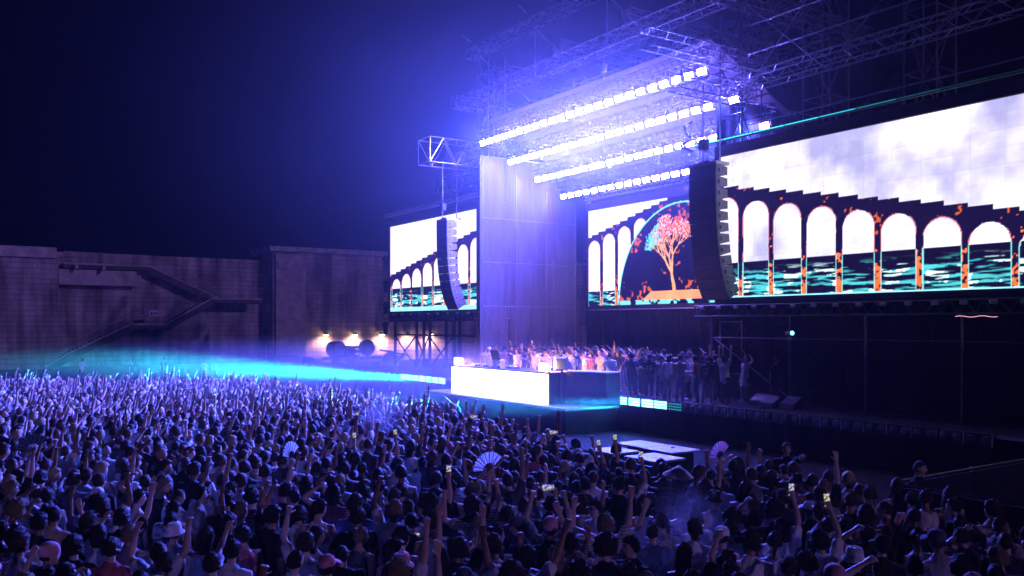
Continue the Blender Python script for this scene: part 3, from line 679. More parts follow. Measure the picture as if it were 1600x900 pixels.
# ================================================================= line arrays
def line_array(u0, u1, v, ztop, label, zhang):
    t = thing('line_array', label, 'loudspeaker', P((u0 + u1) / 2, v, ztop), 'hanging speaker columns')
    ang = [0, 0.5, 1, 2, 3, 4.5, 6.5, 9, 12, 16, 21, 27]; p = Vector((v, ztop))
    for k in range(12):
        a = R(ang[k]); d = Vector((math.sin(a), -math.cos(a))); nrm = Vector((math.cos(a), math.sin(a))); H = 0.415
        q = p + d * H; off = 0.055
        prof = [p, q, q + nrm * 0.62 - d * off * 1.2, p + nrm * 0.62 + d * off * 1.2]
        def prism(pr, ua, ub): 
            m = MB(); n = len(pr); m.add([P(ua, x.x, x.y) for x in pr] + [P(ub, x.x, x.y) for x in pr], [tuple(range(n)), tuple(range(2*n-1, n-1, -1))] + [(i, n + i, n + (i+1) % n, (i+1) % n) for i in range(n)]); return m
        g_ = [p + d * .004, q - d * .004, q + nrm * .02 - d * .004, p + nrm * .02 + d * .004]
        body = [p + nrm * .021 + d * .004, q + nrm * .021 - d * .004, prof[2], prof[3]]
        cb = prism(body, u0, u1).build('cabinet', M_PA, t)
        prism([x - nrm * 0.015 for x in g_], u0 + .01, u1 - .01).build('grille', M_GRILLE, cb)
        c = p + d * H * .5
        for uu in (u0 - .012, u1 + .012):
            s = -1 if uu < u0 else 1
            pl_ = [c + nrm * .10 - d * .12, c + nrm * .10 + d * .12, c + nrm * .30 + d * .12, c + nrm * .30 - d * .12]
            prism(pl_, uu - s * .011, uu).build('side_plate', M_GREY, cb)
            hd = [c + nrm * .15 - d * .07, c + nrm * .15 + d * .07, c + nrm * .20 + d * .07, c + nrm * .20 - d * .07]
            prism(hd, uu, uu + s * .02).build('handle', M_PLAST, cb)
        p = q
    um = (u0 + u1) / 2
    MB().box(P(u0 - .02, v, ztop + .01), P(u1 + .02, v + .7, ztop + .12)).build('fly_frame', M_STEEL, t)
    for dv in (0.05, 0.95):
        zt = ztop + .12 if dv < .5 else ztop + .15
        MB().tube(P(um, v + dv, zt), P(um, v + dv, zhang), 0.03).build('lifting_chain', M_STEEL, t)
    MB().bevbox(P(um - .17, v - .08, ztop + .55), P(um + .17, v + .22, ztop + 1.0), .05).build('hoist_motor', M_DARKSTEEL, t)
    MB().box(P(um - .25, v + .1, ztop + .12), P(um + .25, v + 1.1, ztop + .2)).build('spreader', M_STEEL, t)
line_array(21.62, 22.92, 23.4, 9.98, 'huge curved black speaker column hanging before the tree picture', 13.0)
line_array(41.05, 42.2, 23.4, 9.9, 'smaller looking far speaker column hanging before the far screen', 13.2)
for (u, v, z, lab) in ((42.4, 23.2, 13.9, 'snaking cable loops tied on top of the far cantilever'), (23.0, 23.4, 11.3, 'cable bundle above the near speaker column')):
    m = MB(); pts = [P(u + .12 * math.sin(i * 1.3), v + .25 * math.cos(i * .9), z + .5 - i * .09) for i in range(14)]; m.path(pts, 0.05, 6); tag(m.build('cable_bundle', M_PLAST), lab, 'cable', 'rigging cables')
# ================================================================= curtains, walls of the stage
def curtain(label, a, b, z0, z1, m, amp=0.07, n=90, name='stage_curtain'):
    a = Vector(a); b = Vector(b); d = (b - a); L = d.length; d.normalize(); nn = Vector((-d.y, d.x, 0))
    t = thing(name, label, 'curtain', (a + b) / 2, 'drapes of the stage'); t.location.z = z0
    panels = max(1, round(L / 1.5))
    for k in range(panels):
        m_ = MB(); c = max(6, n // panels); vs_ = []; fs = []; m_.smooth = True
        for i in range(c + 1):
            s = (k + (0.004 + .992 * i / c)) / panels * L
            w = amp * (math.sin(s * 9.5) * .5 + math.sin(s * 4.1 + 1) * .5)
            for j in range(4):
                zz = z0 + (z1 - z0) * j / 3; q = a + d * s + nn * w * (1 - .5 * j / 3); vs_.append(Vector((q.x, q.y, zz)))
        for i in range(c):
            for j in range(3): o = i * 4 + j; fs.append((o, o + 4, o + 5, o + 1))
        m_.add(vs_, fs).build('drape_panel', m, t)
    MB().tube(Vector((a.x, a.y, z1 + .03)), Vector((b.x, b.y, z1 + .03)), 0.03).build('track', M_ALU, t)
    return t
curtain('tall grey mesh curtain wall lining the far wing of the stage', P(40.05, 24.9), P(40.05, 31.6), 1.32, 13.4, M_MASK, 0.008)
curtain('black drape hanging below the centre screen behind the stage crowd', P(39.4, 31.8), P(24.3, 31.8), 1.32, 5.0, M_BLACK)
curtain('narrow grey drape between the far screen and the curtain wall', P(40.6, 25.0), P(40.1, 25.0), 1.32, 11.2, M_MASK, 0.03, 20)
curtain('black drape closing the dark bay under the near screen', P(24.0, 25.9), P(6, 25.9), 1.32, 4.6, M_BLACK)
curtain('black drape lining the near wing behind the near screen', P(23.7, 25.7), P(23.7, 31.7), 1.32, 13.2, M_BLACK)
curtain('high black backdrop above and behind the centre screen', P(41, 33.4), P(22, 33.4), 10.5, 16.0, M_BLACK)
rc = thing('roof_canopy', 'raked dark fabric ceiling above the four light rows', 'canopy', P(31.5, 28, 12))
for k in range(4):
    v0 = 24.9 + k * 1.75; z0 = 15.2 - k * 0.8
    MB().add([P(23.3, v0, z0), P(39.4, v0, z0), P(39.4, v0 + 1.7, z0 - .75), P(23.3, v0 + 1.7, z0 - .75), P(23.3, v0, z0 + .03), P(39.4, v0, z0 + .03), P(39.4, v0 + 1.7, z0 - .72), P(23.3, v0 + 1.7, z0 - .72)],
        [(3,2,1,0),(4,5,6,7),(0,1,5,4),(1,2,6,5),(2,3,7,6),(3,0,4,7)]).build('ceiling_panel', M_MASK, rc)
# pale tubes in front of the curtain wall
t = thing('wing_scaffold', 'pale scaffold tubes with diagonal braces standing against the curtain wall', 'scaffold', P(39.2, 28, 1.3))
for v in (24.9, 27.1, 29.2, 31.3): MB().tube(P(39.8, v, 1.3), P(39.8, v, 13.3 - (v - 24.9) * .35), 0.03).build('standard', M_DULL, t)
for z in (2.9, 5.2, 7.6, 10.0): MB().tube(P(39.8, 24.9, z), P(39.8, 31.3, z), 0.018).build('ledger', M_DULL, t)
for v, z in ((24.9, 10.0), (27.1, 7.6), (29.2, 10.0), (24.9, 5.2), (27.1, 10)): MB().tube(P(39.77, v, z), P(39.77, v + 2.15, z - 2.4), 0.015).build('brace', M_DULL, t)
# legs under the screens
t = thing('screen_scaffold', 'thin scaffold columns under the near screen with a long diagonal brace', 'scaffold', P(17, 25.2, 1.3))
for u in (23.4, 19.7, 16.75, 13.6, 11): MB().tube(P(u, 25.1, 1.3), P(u, 25.1, 4.5), 0.04).build('column', M_DULL, t)
for z in (3.7,): MB().tube(P(23.4, 25.12, z), P(11, 25.12, z), 0.02).build('ledger', M_DARKSTEEL, t)
MB().tube(P(23.3, 25.1, 3.7), P(19.75, 25.1, 1.6), 0.025).build('brace', M_DULL, t)
t = thing('screen_scaffold', 'dark scaffold bays with crossed braces under the far screen', 'scaffold', P(46, 25.2, 0))
us = (50.9, 47.9, 46.2, 43.3, 40.6)
for u in us:
    for v in (25.1, 27.2): MB().box(P(u - .09, v, 1.3), P(u + .09, v + .12, 4.5)).build('column', M_DARKSTEEL, t)
for a, b in ((0, 1), (1, 2), (2, 3)):
    MB().tube(P(us[a], 25.1, 3.5), P(us[b], 25.1, 1.5), 0.05).build('brace', M_DARKSTEEL, t); MB().tube(P(us[b], 25.1, 3.5), P(us[a], 25.1, 1.5), 0.05).build('brace', M_DARKSTEEL, t)
MB().tube(P(us[0], 25.1, 3.55), P(us[-1], 25.1, 3.55), 0.05).build('ledger', M_DARKSTEEL, t)
curtain('black drape under the far screen next to the curtain wall', P(43.2, 26.8), P(40.0, 26.8), 1.32, 4.5, M_BLACK)
# moving heads on the side of the far screen
for k, z in enumerate((8.2, 6.6, 5.1, 3.8)):
    t = thing('moving_head', f'dark moving head light on the outer edge of the far screen, {["topmost","second down","third down","lowest"][k]}', 'stage light', P(52.6, 25.3, z), 'moving heads beside the far screen')
    MB().tube(P(51.9, 25.3, z + .55), P(52.9, 25.3, z + .55), 0.04).build('arm', M_DARKSTEEL, t)
    MB().bevbox(P(52.45, 25.15, z + .3), P(52.85, 25.45, z + .5), .03).build('base', M_PLAST, t)
    y = MB(); y.box(P(52.42, 25.25, z - .05), P(52.47, 25.35, z + .3)); y.box(P(52.83, 25.25, z - .05), P(52.88, 25.35, z + .3)); y.build('yoke', M_PLAST, t)
    h = MB(); h.tube(P(52.65, 25.3, z + .25), P(52.65, 25.3, z - .25), 0.17, 12, 0.13); h.build('lamp_head', M_PLAST, t)
# cyan strip over the near screen
for k in range(9):
    t = thing('led_batten', f'thin cyan light batten above the near screen, {ORD[k]} from the speaker column', 'light batten', P(23 - k * 1.4, 24.6, 11.12), 'light battens above the near screen')
    a = 23.75 - k * 1.4
    MB().box(P(a - 1.38, 24.6, 11.06), P(a, 24.72, 11.16)).build('housing', M_PLAST, t)
    s = [3.0, 2.6, 2.2, 1.6, 1.0, .35, .12, .05, .03][k]
    MB().box(P(a - 1.36, 24.57, 11.10), P(a - .02, 24.598, 11.13)).build('led_line', emit(f'batten_{k}', (0.04, 0.62, 0.85), s), t)
# cyan moving light under the near screen
t = thing('moving_head', 'small cyan beam light on a column under the near screen', 'stage light', P(19.55, 25.0, 3.75))
MB().bevbox(P(19.45, 24.9, 3.62), P(19.75, 25.05, 3.72), .02).build('base', M_PLAST, t); h = MB(); h.tube(P(19.62, 24.85, 3.86), P(19.4, 24.8, 3.9), 0.12, 12); h.build('lamp_head', M_PLAST, t)
MB().tube(P(19.399, 24.8, 3.9), P(19.37, 24.795, 3.905), 0.07, 12).build('lens', emit('cyan_lens', (0.15, 0.8, 1.0), 6), t)
ld = bpy.data.lights.new('cyan_beam', 'SPOT'); ld.energy = 900; ld.color = (0.03, 0.6, 0.9); ld.spot_size = R(12); ld.spot_blend = 0.6; ld.shadow_soft_size = 0.05
lo = bpy.data.objects.new('cyan_beam', ld); COL.objects.link(lo); lo.parent = t; lo.location = P(19.33, 24.79, 3.91) - t.location
lo.rotation_euler = Vector((1, -0.05, 0.13)).to_track_quat('-Z', 'Y').to_euler()
m = MB(); m.path([P(13.6 - i * .12, 24.7, 4.43 + .02 * math.sin(i * 1.2)) for i in range(11)], 0.007, 5); tag(m.build('glowing_cord', emit('pink_cord', (1.0, 0.45, 0.55), 1.6)), 'thin pink lit cord on the fascia under the near screen', 'cord')
for k, (u, v) in enumerate(((20.4, 24.4), (18.9, 24.2), (19.6, 24.0))):
    lab = ['wedge monitor on the dark deck beside the stagehand', 'wedge monitor on the dark deck at the thin column', 'low cable case on the deck edge before the stagehand'][k]
    t = thing('floor_wedge', lab, 'monitor', P(u, v, 1.3), 'equipment on the dark deck')
    w = MB(); w.add([P(u, v, 1.305), P(u + .6, v, 1.305), P(u + .6, v + .5, 1.305), P(u, v + .5, 1.305), P(u, v + .1, 1.5), P(u + .6, v + .1, 1.5), P(u + .6, v + .5, 1.72), P(u, v + .5, 1.72)], [(3,2,1,0),(4,5,6,7),(0,1,5,4),(1,2,6,5),(2,3,7,6),(3,0,4,7)]); w.build('cabinet', M_PLAST, t)
    MB().box(P(u + .05, v - .012, 1.33), P(u + .55, v - .002, 1.47)).build('front_label', M_GREY, t)

# ================================================================= pit fence with banners
def text(body, size, loc, mtl, parent, name, ext=0.004):
    cu = bpy.data.curves.new(name, 'FONT'); cu.body = body; cu.size = size; cu.extrude = ext; cu.resolution_u = 3
    me = baked(bpy.data.objects.new(name, cu))
    me.materials.clear(); me.materials.append(mtl); o = bpy.data.objects.new(name, me); COL.objects.link(o); o.parent = parent; o.location = loc; return o
M_PRINT = mat('banner_print', (0.55, 0.55, 0.58), 0.7, 0, .15, 6)
t = thing('pit_fence', 'black scrim fence with radiom2o banner closing the pit at the dark right', 'fence', P(8.5, 13.6, 0))
for k in range(3):
    a = 8.55 - k * 2.3
    MB().box(P(a - 2.27, 13.58, 0.02), P(a, 13.62, 1.45)).build('banner', mat('banner_black', (0.02, 0.02, 0.025), 0.85, 0, .3, 3, .3, 5), t)
    MB().tube(P(a, 13.66, 0), P(a, 13.66, 1.52), 0.03).build('fence_post', M_STEEL, t)
MB().tube(P(8.6, 13.6, 1.5), P(1.5, 13.6, 1.5), 0.025).build('top_rail', M_DARKSTEEL, t)
for k in range(2):
    b = 13.62 + k * 2.6
    MB().box(P(8.56, b, 0.02), P(8.6, b + 2.57, 1.45)).build('banner', MATS['banner_black'], t)
    MB().tube(P(8.62, b + 2.6, 0), P(8.62, b + 2.6, 1.52), 0.03).build('fence_post', M_STEEL, t)
MB().tube(P(8.58, 13.6, 1.5), P(8.58, 18.8, 1.5), 0.025).build('top_rail', M_DARKSTEEL, t)
for body, u, z, sz in (('radiom2o', 7.62, 1.0, 0.17), ('PANORAMA', 6.75, 0.98, 0.2)):
    o = text(body, sz, P(u, 13.565, z) - t.location, M_PRINT, t, 'lettering'); o.rotation_euler = (R(90), 0, 0)
lg = MB()                                     # hexagon emblem: m and 2 on a cube
def seg(x0, z0, x1, z1): lg.tube(P(7.86 - x0 * .16, 13.57, 1.06 + z0 * .16), P(7.86 - x1 * .16, 13.57, 1.06 + z1 * .16), 0.012, 4)
for s in (((-.8, .5), (-.8, -.3)), ((-.8, .5), (-.45, .75)), ((-.45, .75), (-.45, .1)), ((-.45, .75), (-.1, .5)), ((-.1, .5), (-.1, 0)), ((.1, .8), (.8, .45)), ((.8, .45), (.1, .2)), ((.1, .2), (.8, -.2)), ((-.8, -.5), (0, -1)), ((0, -1), (.8, -.5)), ((-.5, -.3), (0, -.6)), ((0, -.6), (.5, -.3))):
    seg(*s[0], *s[1])
lg.build('emblem', M_PRINT, t)
# crowd barrier in front of the pit
for k in range(18):
    u = 9.6 + k * 1.5
    t = thing('crowd_barrier', f'steel crowd barrier section along the pit, {ORD[k]} from the banner fence', 'barrier', P(u, 13.3, 0), 'crowd barrier sections')
    fr = MB(); fr.path([P(u, 13.3, 0.02), P(u, 13.3, 1.1), P(u + 1.46, 13.3, 1.1), P(u + 1.46, 13.3, 0.02)], 0.028, 6); fr.build('frame', M_DARKSTEEL, t)
    MB().box(P(u + .03, 13.29, 0.1), P(u + 1.43, 13.31, 1.04)).build('perforated_plate', M_DARKSTEEL, t)
    MB().box(P(u + .1, 13.32, 0.02), P(u + 1.36, 13.9, 0.06)).build('step_plate', M_DARKSTEEL, t)
# ================================================================= people
def V(*a): return Vector(a)
def tube_rings(pts, rad, side=None, seg=12):
    """closed tube with rounded ends through pts; rad = (across, deep) per point"""
    pts = [Vector(p) for p in pts]; n = len(pts); vs_ = []; fs = []
    rad = [r if hasattr(r, '__len__') else (r, r) for r in rad]
    tang = []
    for i in range(n):
        a = pts[max(0, i - 1)]; b = pts[min(n - 1, i + 1)]; tang.append((b - a).normalized())
    side = Vector(side) if side is not None else tang[0].orthogonal()
    rings = []
    def ring(c, t, ra, rb):
        s = (side - t * side.dot(t)); s = s.normalized() if s.length > 1e-4 else t.orthogonal().normalized(); u = t.cross(s)
        return [c + s * (ra * math.cos(2*math.pi*k/seg)) + u * (rb * math.sin(2*math.pi*k/seg)) for k in range(seg)]
    e0 = min(rad[0]); e1 = min(rad[-1])
    rings.append(ring(pts[0] - tang[0] * e0 * .55, tang[0], rad[0][0] * .62, rad[0][1] * .62))
    for i in range(n): rings.append(ring(pts[i], tang[i], *rad[i]))
    rings.append(ring(pts[-1] + tang[-1] * e1 * .55, tang[-1], rad[-1][0] * .62, rad[-1][1] * .62))
    for r in rings: vs_ += r
    m = len(rings)
    for i in range(m - 1):
        for k in range(seg): a = i*seg+k; b = i*seg+(k+1) % seg; fs.append((a, b, b+seg, a+seg))
    fs.append(tuple(range(seg - 1, -1, -1))); fs.append(tuple(range((m-1)*seg, m*seg)))
    return vs_, fs
def remesh(parts, voxel, smooth=2, decim=None, noise_amp=0.0, nscale=9.0):
    mb = MB()
    for v_, f_ in parts: mb.add(v_, f_)
    me = bpy.data.meshes.new('tmp'); me.from_pydata([tuple(v) for v in mb.v], [], mb.f)
    bm = bmesh.new(); bm.from_mesh(me); bmesh.ops.recalc_face_normals(bm, faces=bm.faces); bm.to_mesh(me); bm.free()
    ob = bpy.data.objects.new('tmp', me)
    r = ob.modifiers.new('r', 'REMESH'); r.mode = 'VOXEL'; r.voxel_size = voxel
    s = ob.modifiers.new('s', 'SMOOTH'); s.factor = 0.5; s.iterations = smooth
    if decim: d = ob.modifiers.new('d', 'DECIMATE'); d.ratio = decim
    out = baked(ob)
    bpy.data.meshes.remove(me)
    if noise_amp:
        nv_ = len(out.vertices); co = np.empty(nv_ * 3, np.float32); no = np.empty(nv_ * 3, np.float32)
        out.vertices.foreach_get('co', co); out.vertices.foreach_get('normal', no); c3 = co.reshape(-1, 3)
        w = np.array([noise.noise((x * nscale, y * nscale, z * nscale * .55)) + .5 * noise.noise((x * nscale * 2.3, y * nscale * 2.3, z * nscale * .9)) for x, y, z in c3.tolist()], np.float32) * noise_amp
        out.vertices.foreach_set('co', (c3 + no.reshape(-1, 3) * w[:, None]).ravel())
    out.polygons.foreach_set('use_smooth', [True] * len(out.polygons))
    return out
def decimated(me, tris):
    ob = bpy.data.objects.new('tmp', me); n = sum(len(p.vertices) - 2 for p in me.polygons)
    d = ob.modifiers.new('d', 'DECIMATE'); d.ratio = min(1.0, tris / max(1, n))
    return baked(ob)

HEAD_R = V(0.077, 0.097, 0.118)
def head_parts(M):
    nu, nv = 28, 20; vs_ = []; fs = []
    for j in range(nv + 1):
        th = math.pi * j / nv
        for i in range(nu):
            ph = 2 * math.pi * i / nu
            d = V(math.sin(th) * math.cos(ph), math.sin(th) * math.sin(ph), math.cos(th))
            p = V(d.x * HEAD_R.x, d.y * HEAD_R.y, d.z * HEAD_R.z)
            if d.z < 0:
                k = min(1, -d.z); p.x *= 1 - .32 * k ** 1.5
                p.y = p.y * (1 - .22 * k ** 1.5) + .02 * k
            if d.z < -.2 and d.y < 0: p.y *= 1 - .35 * (-d.z)
            if d.y > 0:                       # face relief
                fx = p.x; fz = p.z
                p.y += 0.024 * math.exp(-((fx / .011) ** 2) - ((fz + .022) / .018) ** 2)          # nose tip
                p.y += 0.010 * math.exp(-((fx / .009) ** 2) - ((fz - .005) / .022) ** 2)          # bridge
                p.y -= 0.012 * math.exp(-(((abs(fx) - .032) / .015) ** 2) - ((fz - .008) / .011) ** 2)  # sockets
                p.y += 0.006 * math.exp(-((fz - .03) / .010) ** 2) * max(0, d.y)                   # brow
                p.y += 0.006 * math.exp(-((fx / .024) ** 2) - ((fz + .058) / .010) ** 2)           # lips
                p.y -= 0.005 * math.exp(-((fx / .026) ** 2) - ((fz + .072) / .007) ** 2)
                p.y += 0.009 * math.exp(-((fx / .022) ** 2) - ((fz + .098) / .014) ** 2)           # chin
            vs_.append(M @ p)
    for j in range(nv):
        for i in range(nu): a = j*nu+i; b = j*nu+(i+1) % nu; fs.append((a, a+nu, b+nu, b))
    out = [(vs_, fs)]
    for s in (-1, 1):
        out.append(tube_rings([M @ V(s*.074, -.004, -.028), M @ V(s*.082, -.012, .0), M @ V(s*.079, -.012, .026)], [(.012, .007), (.018, .009), (.013, .007)], M.to_3x3() @ V(0, 1, 0), 8))
    return out
def hand_parts(W, f, nrm, thumb_side, curl=0.25, spread=0.35):
    """palm and five fingers; f = forearm direction, nrm = palm normal, thumb_side = unit vector towards the thumb"""
    f = f.normalized(); nrm = (nrm - f * nrm.dot(f)).normalized(); s = thumb_side - f * thumb_side.dot(f) - nrm * thumb_side.dot(nrm); s.normalize()
    out = [tube_rings([W - f * .02, W + f * .03, W + f * .095], [(.027, .02), (.038, .018), (.042, .016)], s, 10)]
    for k in range(4):
        o = (1.5 - k) * .0225; L = (.072, .08, .075, .058)[k]; base = W + f * .095 + s * o
        d = (f + s * (1.5 - k) * spread * .22).normalized(); d1 = (d * math.cos(curl) + nrm * math.sin(curl)).normalized(); d2 = (d * math.cos(curl * 2.4) + nrm * math.sin(curl * 2.4)).normalized()
        p1 = base + d1 * L * .5; out.append(tube_rings([base - d1 * .015, p1, p1 + d2 * L * .5], [.0105, .0098, .0085], s, 7))
    t0 = W + f * .03 + s * .03; d = (f * .65 + s * .75 + nrm * curl).normalized(); d2 = (f * .95 + s * .25 + nrm * curl * 1.5).normalized()
    out.append(tube_rings([t0, t0 + d * .04, t0 + d * .04 + d2 * .035], [.0125, .0115, .009], nrm, 7))
    return out

# arm pose: direction of upper arm, direction of forearm, palm normal, curl;  x outward, y forward, z up
ARM = {
 'down':   ((.16, -.05, -1), (.05, .22, -1), (-1, 0, 0), .4),
 'bent':   ((.30, .10, -.95), (-.35, .95, .15), (-.6, 0, -.6), .7),
 'cross':  ((.25, .30, -.9), (-1, .35, .1), (0, -1, 0), .5),
 'up':     ((.22, .22, 1), (.02, .10, 1), (0, 1, 0), .2),
 'upfist': ((.45, .25, .8), (-.1, .22, 1), (0, 1, 0), 1.2),
 'upbent': ((.9, .25, .35), (-.05, .25, 1), (0, 1, 0), .25),
 'reachup':((.35, .55, .75), (.15, .35, .9), (0, .6, -.7), .15),
 'reach':  ((.25, .8, .55), (.02, .75, .75), (0, .4, -.9), .15),
 'point':  ((.30, .9, .25), (.05, .95, .30), (-.5, 0, -.8), .9),
 'phone':  ((.35, .55, .65), (-.30, .42, 1), (0, 1, .1), .75),
 'phonehi':((.25, .3, 1), (-.2, .25, 1), (0, 1, .1), .75),
 'phonelo':((.25, .35, -.9), (-.45, .85, .55), (0, 1, .2), .75),
 'clap':   ((.35, .45, -.55), (-.62, .70, .45), (-1, 0, 0), .15),
 'head':   ((.85, .1, .5), (-.75, -.2, .6), (-.8, .2, -.5), .6),
 'wide':   ((1, .15, .45), (.35, .25, 1), (0, 1, 0), .2),
}
def make_figure(spec):
    """builds the meshes of one figure: body, top, trousers; returns them with its joints"""
    fem = spec.get('fem', False); lean = spec.get('lean', 0.0); heavy = spec.get('heavy', 1.0)
    sh = .172 if fem else .195; hipw = 1.04 if fem else 1.0
    body = []; top = []; low = []
    def Lp(x, y, z): return V(x, y + lean * max(0, z - .95), z)
    tor = [(.87, .150*hipw, .108), (.96, .166*hipw, .118), (1.08, (.132 if fem else .150), .100), (1.20, .152, .108), (1.32, .172 if not fem else .155, .112), (1.41, .155 if not fem else .135, .09), (1.455, .085, .07)]
    tor = [(z, a * heavy, b * heavy) for z, a, b in tor]
    body.append(tube_rings([Lp(0, 0, z) for z, a, b in tor], [(a, b) for z, a, b in tor], V(1, 0, 0), 16))
    kind = spec.get('top', 'tee'); loose = .022 if kind != 'tank' else .01
    hem = {'tee': .80, 'shirt': .76, 'tank': .84, 'long': .80, 'dress': .60, 'crop': 1.05}[kind]
    tz = [(hem, (.175 if kind != 'dress' else .23)*hipw*heavy, .13*heavy)] + [(z, a + loose, b + loose) for z, a, b in tor if z > hem + .06]
    if kind == 'tank': tz = tz[:-1]
    top.append(tube_rings([Lp(0, 0, z) for z, a, b in tz], [(a, b) for z, a, b in tz], V(1, 0, 0), 16))
    for s in (-1, 1):
        arm = ARM[spec['arms'][0 if s < 0 else 1]]
        up_, fo, nn, curl = [V(*q) for q in arm[:3]] + [arm[3]]
        for q in (up_, fo, nn): q.x *= s
        up_.normalize(); fo.normalize()
        lift = .045 * max(0, up_.z)
        S = Lp(s * (sh - .012), 0, 1.40 + lift); E_ = S + up_ * .295; W = E_ + fo * .255
        body.append(tube_rings([S - V(s*.05, 0, .01), S, S.lerp(E_, .45), E_], [.055, .058, .048, .039], V(0, 1, 0), 12))
        body.append(tube_rings([E_, E_.lerp(W, .3), W], [.039, .042, .027], V(0, 1, 0), 12))
        ts = V(0, 0, 1).cross(fo) if abs(fo.z) < .8 else V(-s, 0, 0)
        if spec['arms'][0 if s < 0 else 1] in ('down',): ts = V(0, 1, 0)
        if ts.length < .1: ts = V(-s, 0, 0)
        if abs(fo.z) < .8 and ts.x * s > 0: ts = -ts
        body += hand_parts(W, fo, nn if nn.length else V(0, 1, 0), ts, curl)
        spec.setdefault('hands', {})[s] = (W + fo * .10, fo.copy(), nn.normalized())
        if kind in ('tee', 'shirt', 'dress'):
            k = .62 if kind != 'dress' else .4
            top.append(tube_rings([S - V(s*.06, 0, .015), S, S.lerp(E_, k)], [.074, .078, .072], V(0, 1, 0), 12))
        elif kind == 'long':
            top.append(tube_rings([S - V(s*.06, 0, .015), S, S.lerp(E_, .5), E_], [.072, .074, .062, .056], V(0, 1, 0), 12)); top.append(tube_rings([E_, E_.lerp(W, .9)], [.056, .042], V(0, 1, 0), 12))
        elif kind in ('tank', 'crop'):
            top.append(tube_rings([Lp(s*.085, 0, 1.36), Lp(s*.09, -.005, 1.43 + lift * .5)], [(.03, .075), (.022, .06)], V(1, 0, 0), 10))
        # legs
        st = spec.get('stance', .0); kx = .105 + .02 * st
        hip = V(s*.088, 0, .90); kn = V(s*kx, .03 + .05 * st * s, .49); an = V(s*(.11 + .03*st), -.02 + .1 * st * s, .085)
        body.append(tube_rings([hip, hip.lerp(kn, .5), kn, kn.lerp(an, .35), an], [.088*heavy, .074*heavy, .056, .055, .036], V(0, 1, 0), 12))
        body.append(tube_rings([an + V(0, -.04, -.04), an + V(0, .05, -.04), an + V(0, .15, -.055)], [(.034, .04), (.043, .04), (.038, .024)], V(1, 0, 0), 10))
        lk = spec.get('low', 'trousers')
        if lk == 'trousers': low.append(tube_rings([hip + V(0, 0, .06), hip.lerp(kn, .5), kn, an + V(0, 0, .0)], [.105*heavy, .094*heavy, .078, .066], V(0, 1, 0), 12))
        else: low.append(tube_rings([hip + V(0, 0, .06), hip.lerp(kn, .5), kn + V(0, 0, .03)], [.105*heavy, .10*heavy, .088], V(0, 1, 0), 12))
    low.append(tube_rings([V(0, 0, .86), V(0, 0, .99)], [(.165*heavy, .125*heavy), (.165*heavy, .122*heavy)], V(1, 0, 0), 14))
    yaw, pitch, roll = [R(a) for a in spec.get('head', (0, 0, 0))]
    nk = Lp(0, -.005, 1.45); nt = Lp(0, .012, 1.545)
    body.append(tube_rings([nk - V(0, 0, .03), nk, nt], [.06, .052, .05], V(1, 0, 0), 12))
    Mh = Matrix.Translation(nt) @ Matrix.Rotation(yaw, 4, 'Z') @ Matrix.Rotation(pitch, 4, 'X') @ Matrix.Rotation(roll, 4, 'Y') @ Matrix.Translation(V(0, .018, .088))
    body += head_parts(Mh)
    me = remesh(body, 0.0115, 2)
    inv = Mh.inverted(); tone = np.ones((len(me.vertices), 4), np.float32)
    for i, v in enumerate(me.vertices):
        if v.co.z < 1.4: continue
        q = inv @ v.co
        if q.y > .03 and abs(q.x) < .08 and abs(q.z) < .12:
            ex = abs(q.x) - .032
            if ex*ex/.00022 + (q.z - .008) ** 2 / .00007 < 1: tone[i, :3] = (.22, .22, .25)
            elif abs(ex) < .020 and abs(q.z - .031) < .0065: tone[i, :3] = (.35, .3, .3)
            elif abs(q.x) < .025 and abs(q.z + .058) < .009: tone[i, :3] = (.85, .55, .55)
    ca = me.color_attributes.new('tone', 'FLOAT_COLOR', 'POINT'); ca.data.foreach_set('color', tone.ravel())
    me.materials.append(M_SKIN)
    tm = remesh(top, 0.015, 2, None, 0.017, 11); tm.materials.append(M_CLOTH)
    lm = remesh(low, 0.022, 2, None, 0.012, 8); lm.materials.append(M_CLOTH)
    me.name, tm.name, lm.name = 'person', 'top', 'trousers'
    spec.update(body=me, topm=tm, lowm=lm, Mh=Mh, topkind=kind)
    return spec
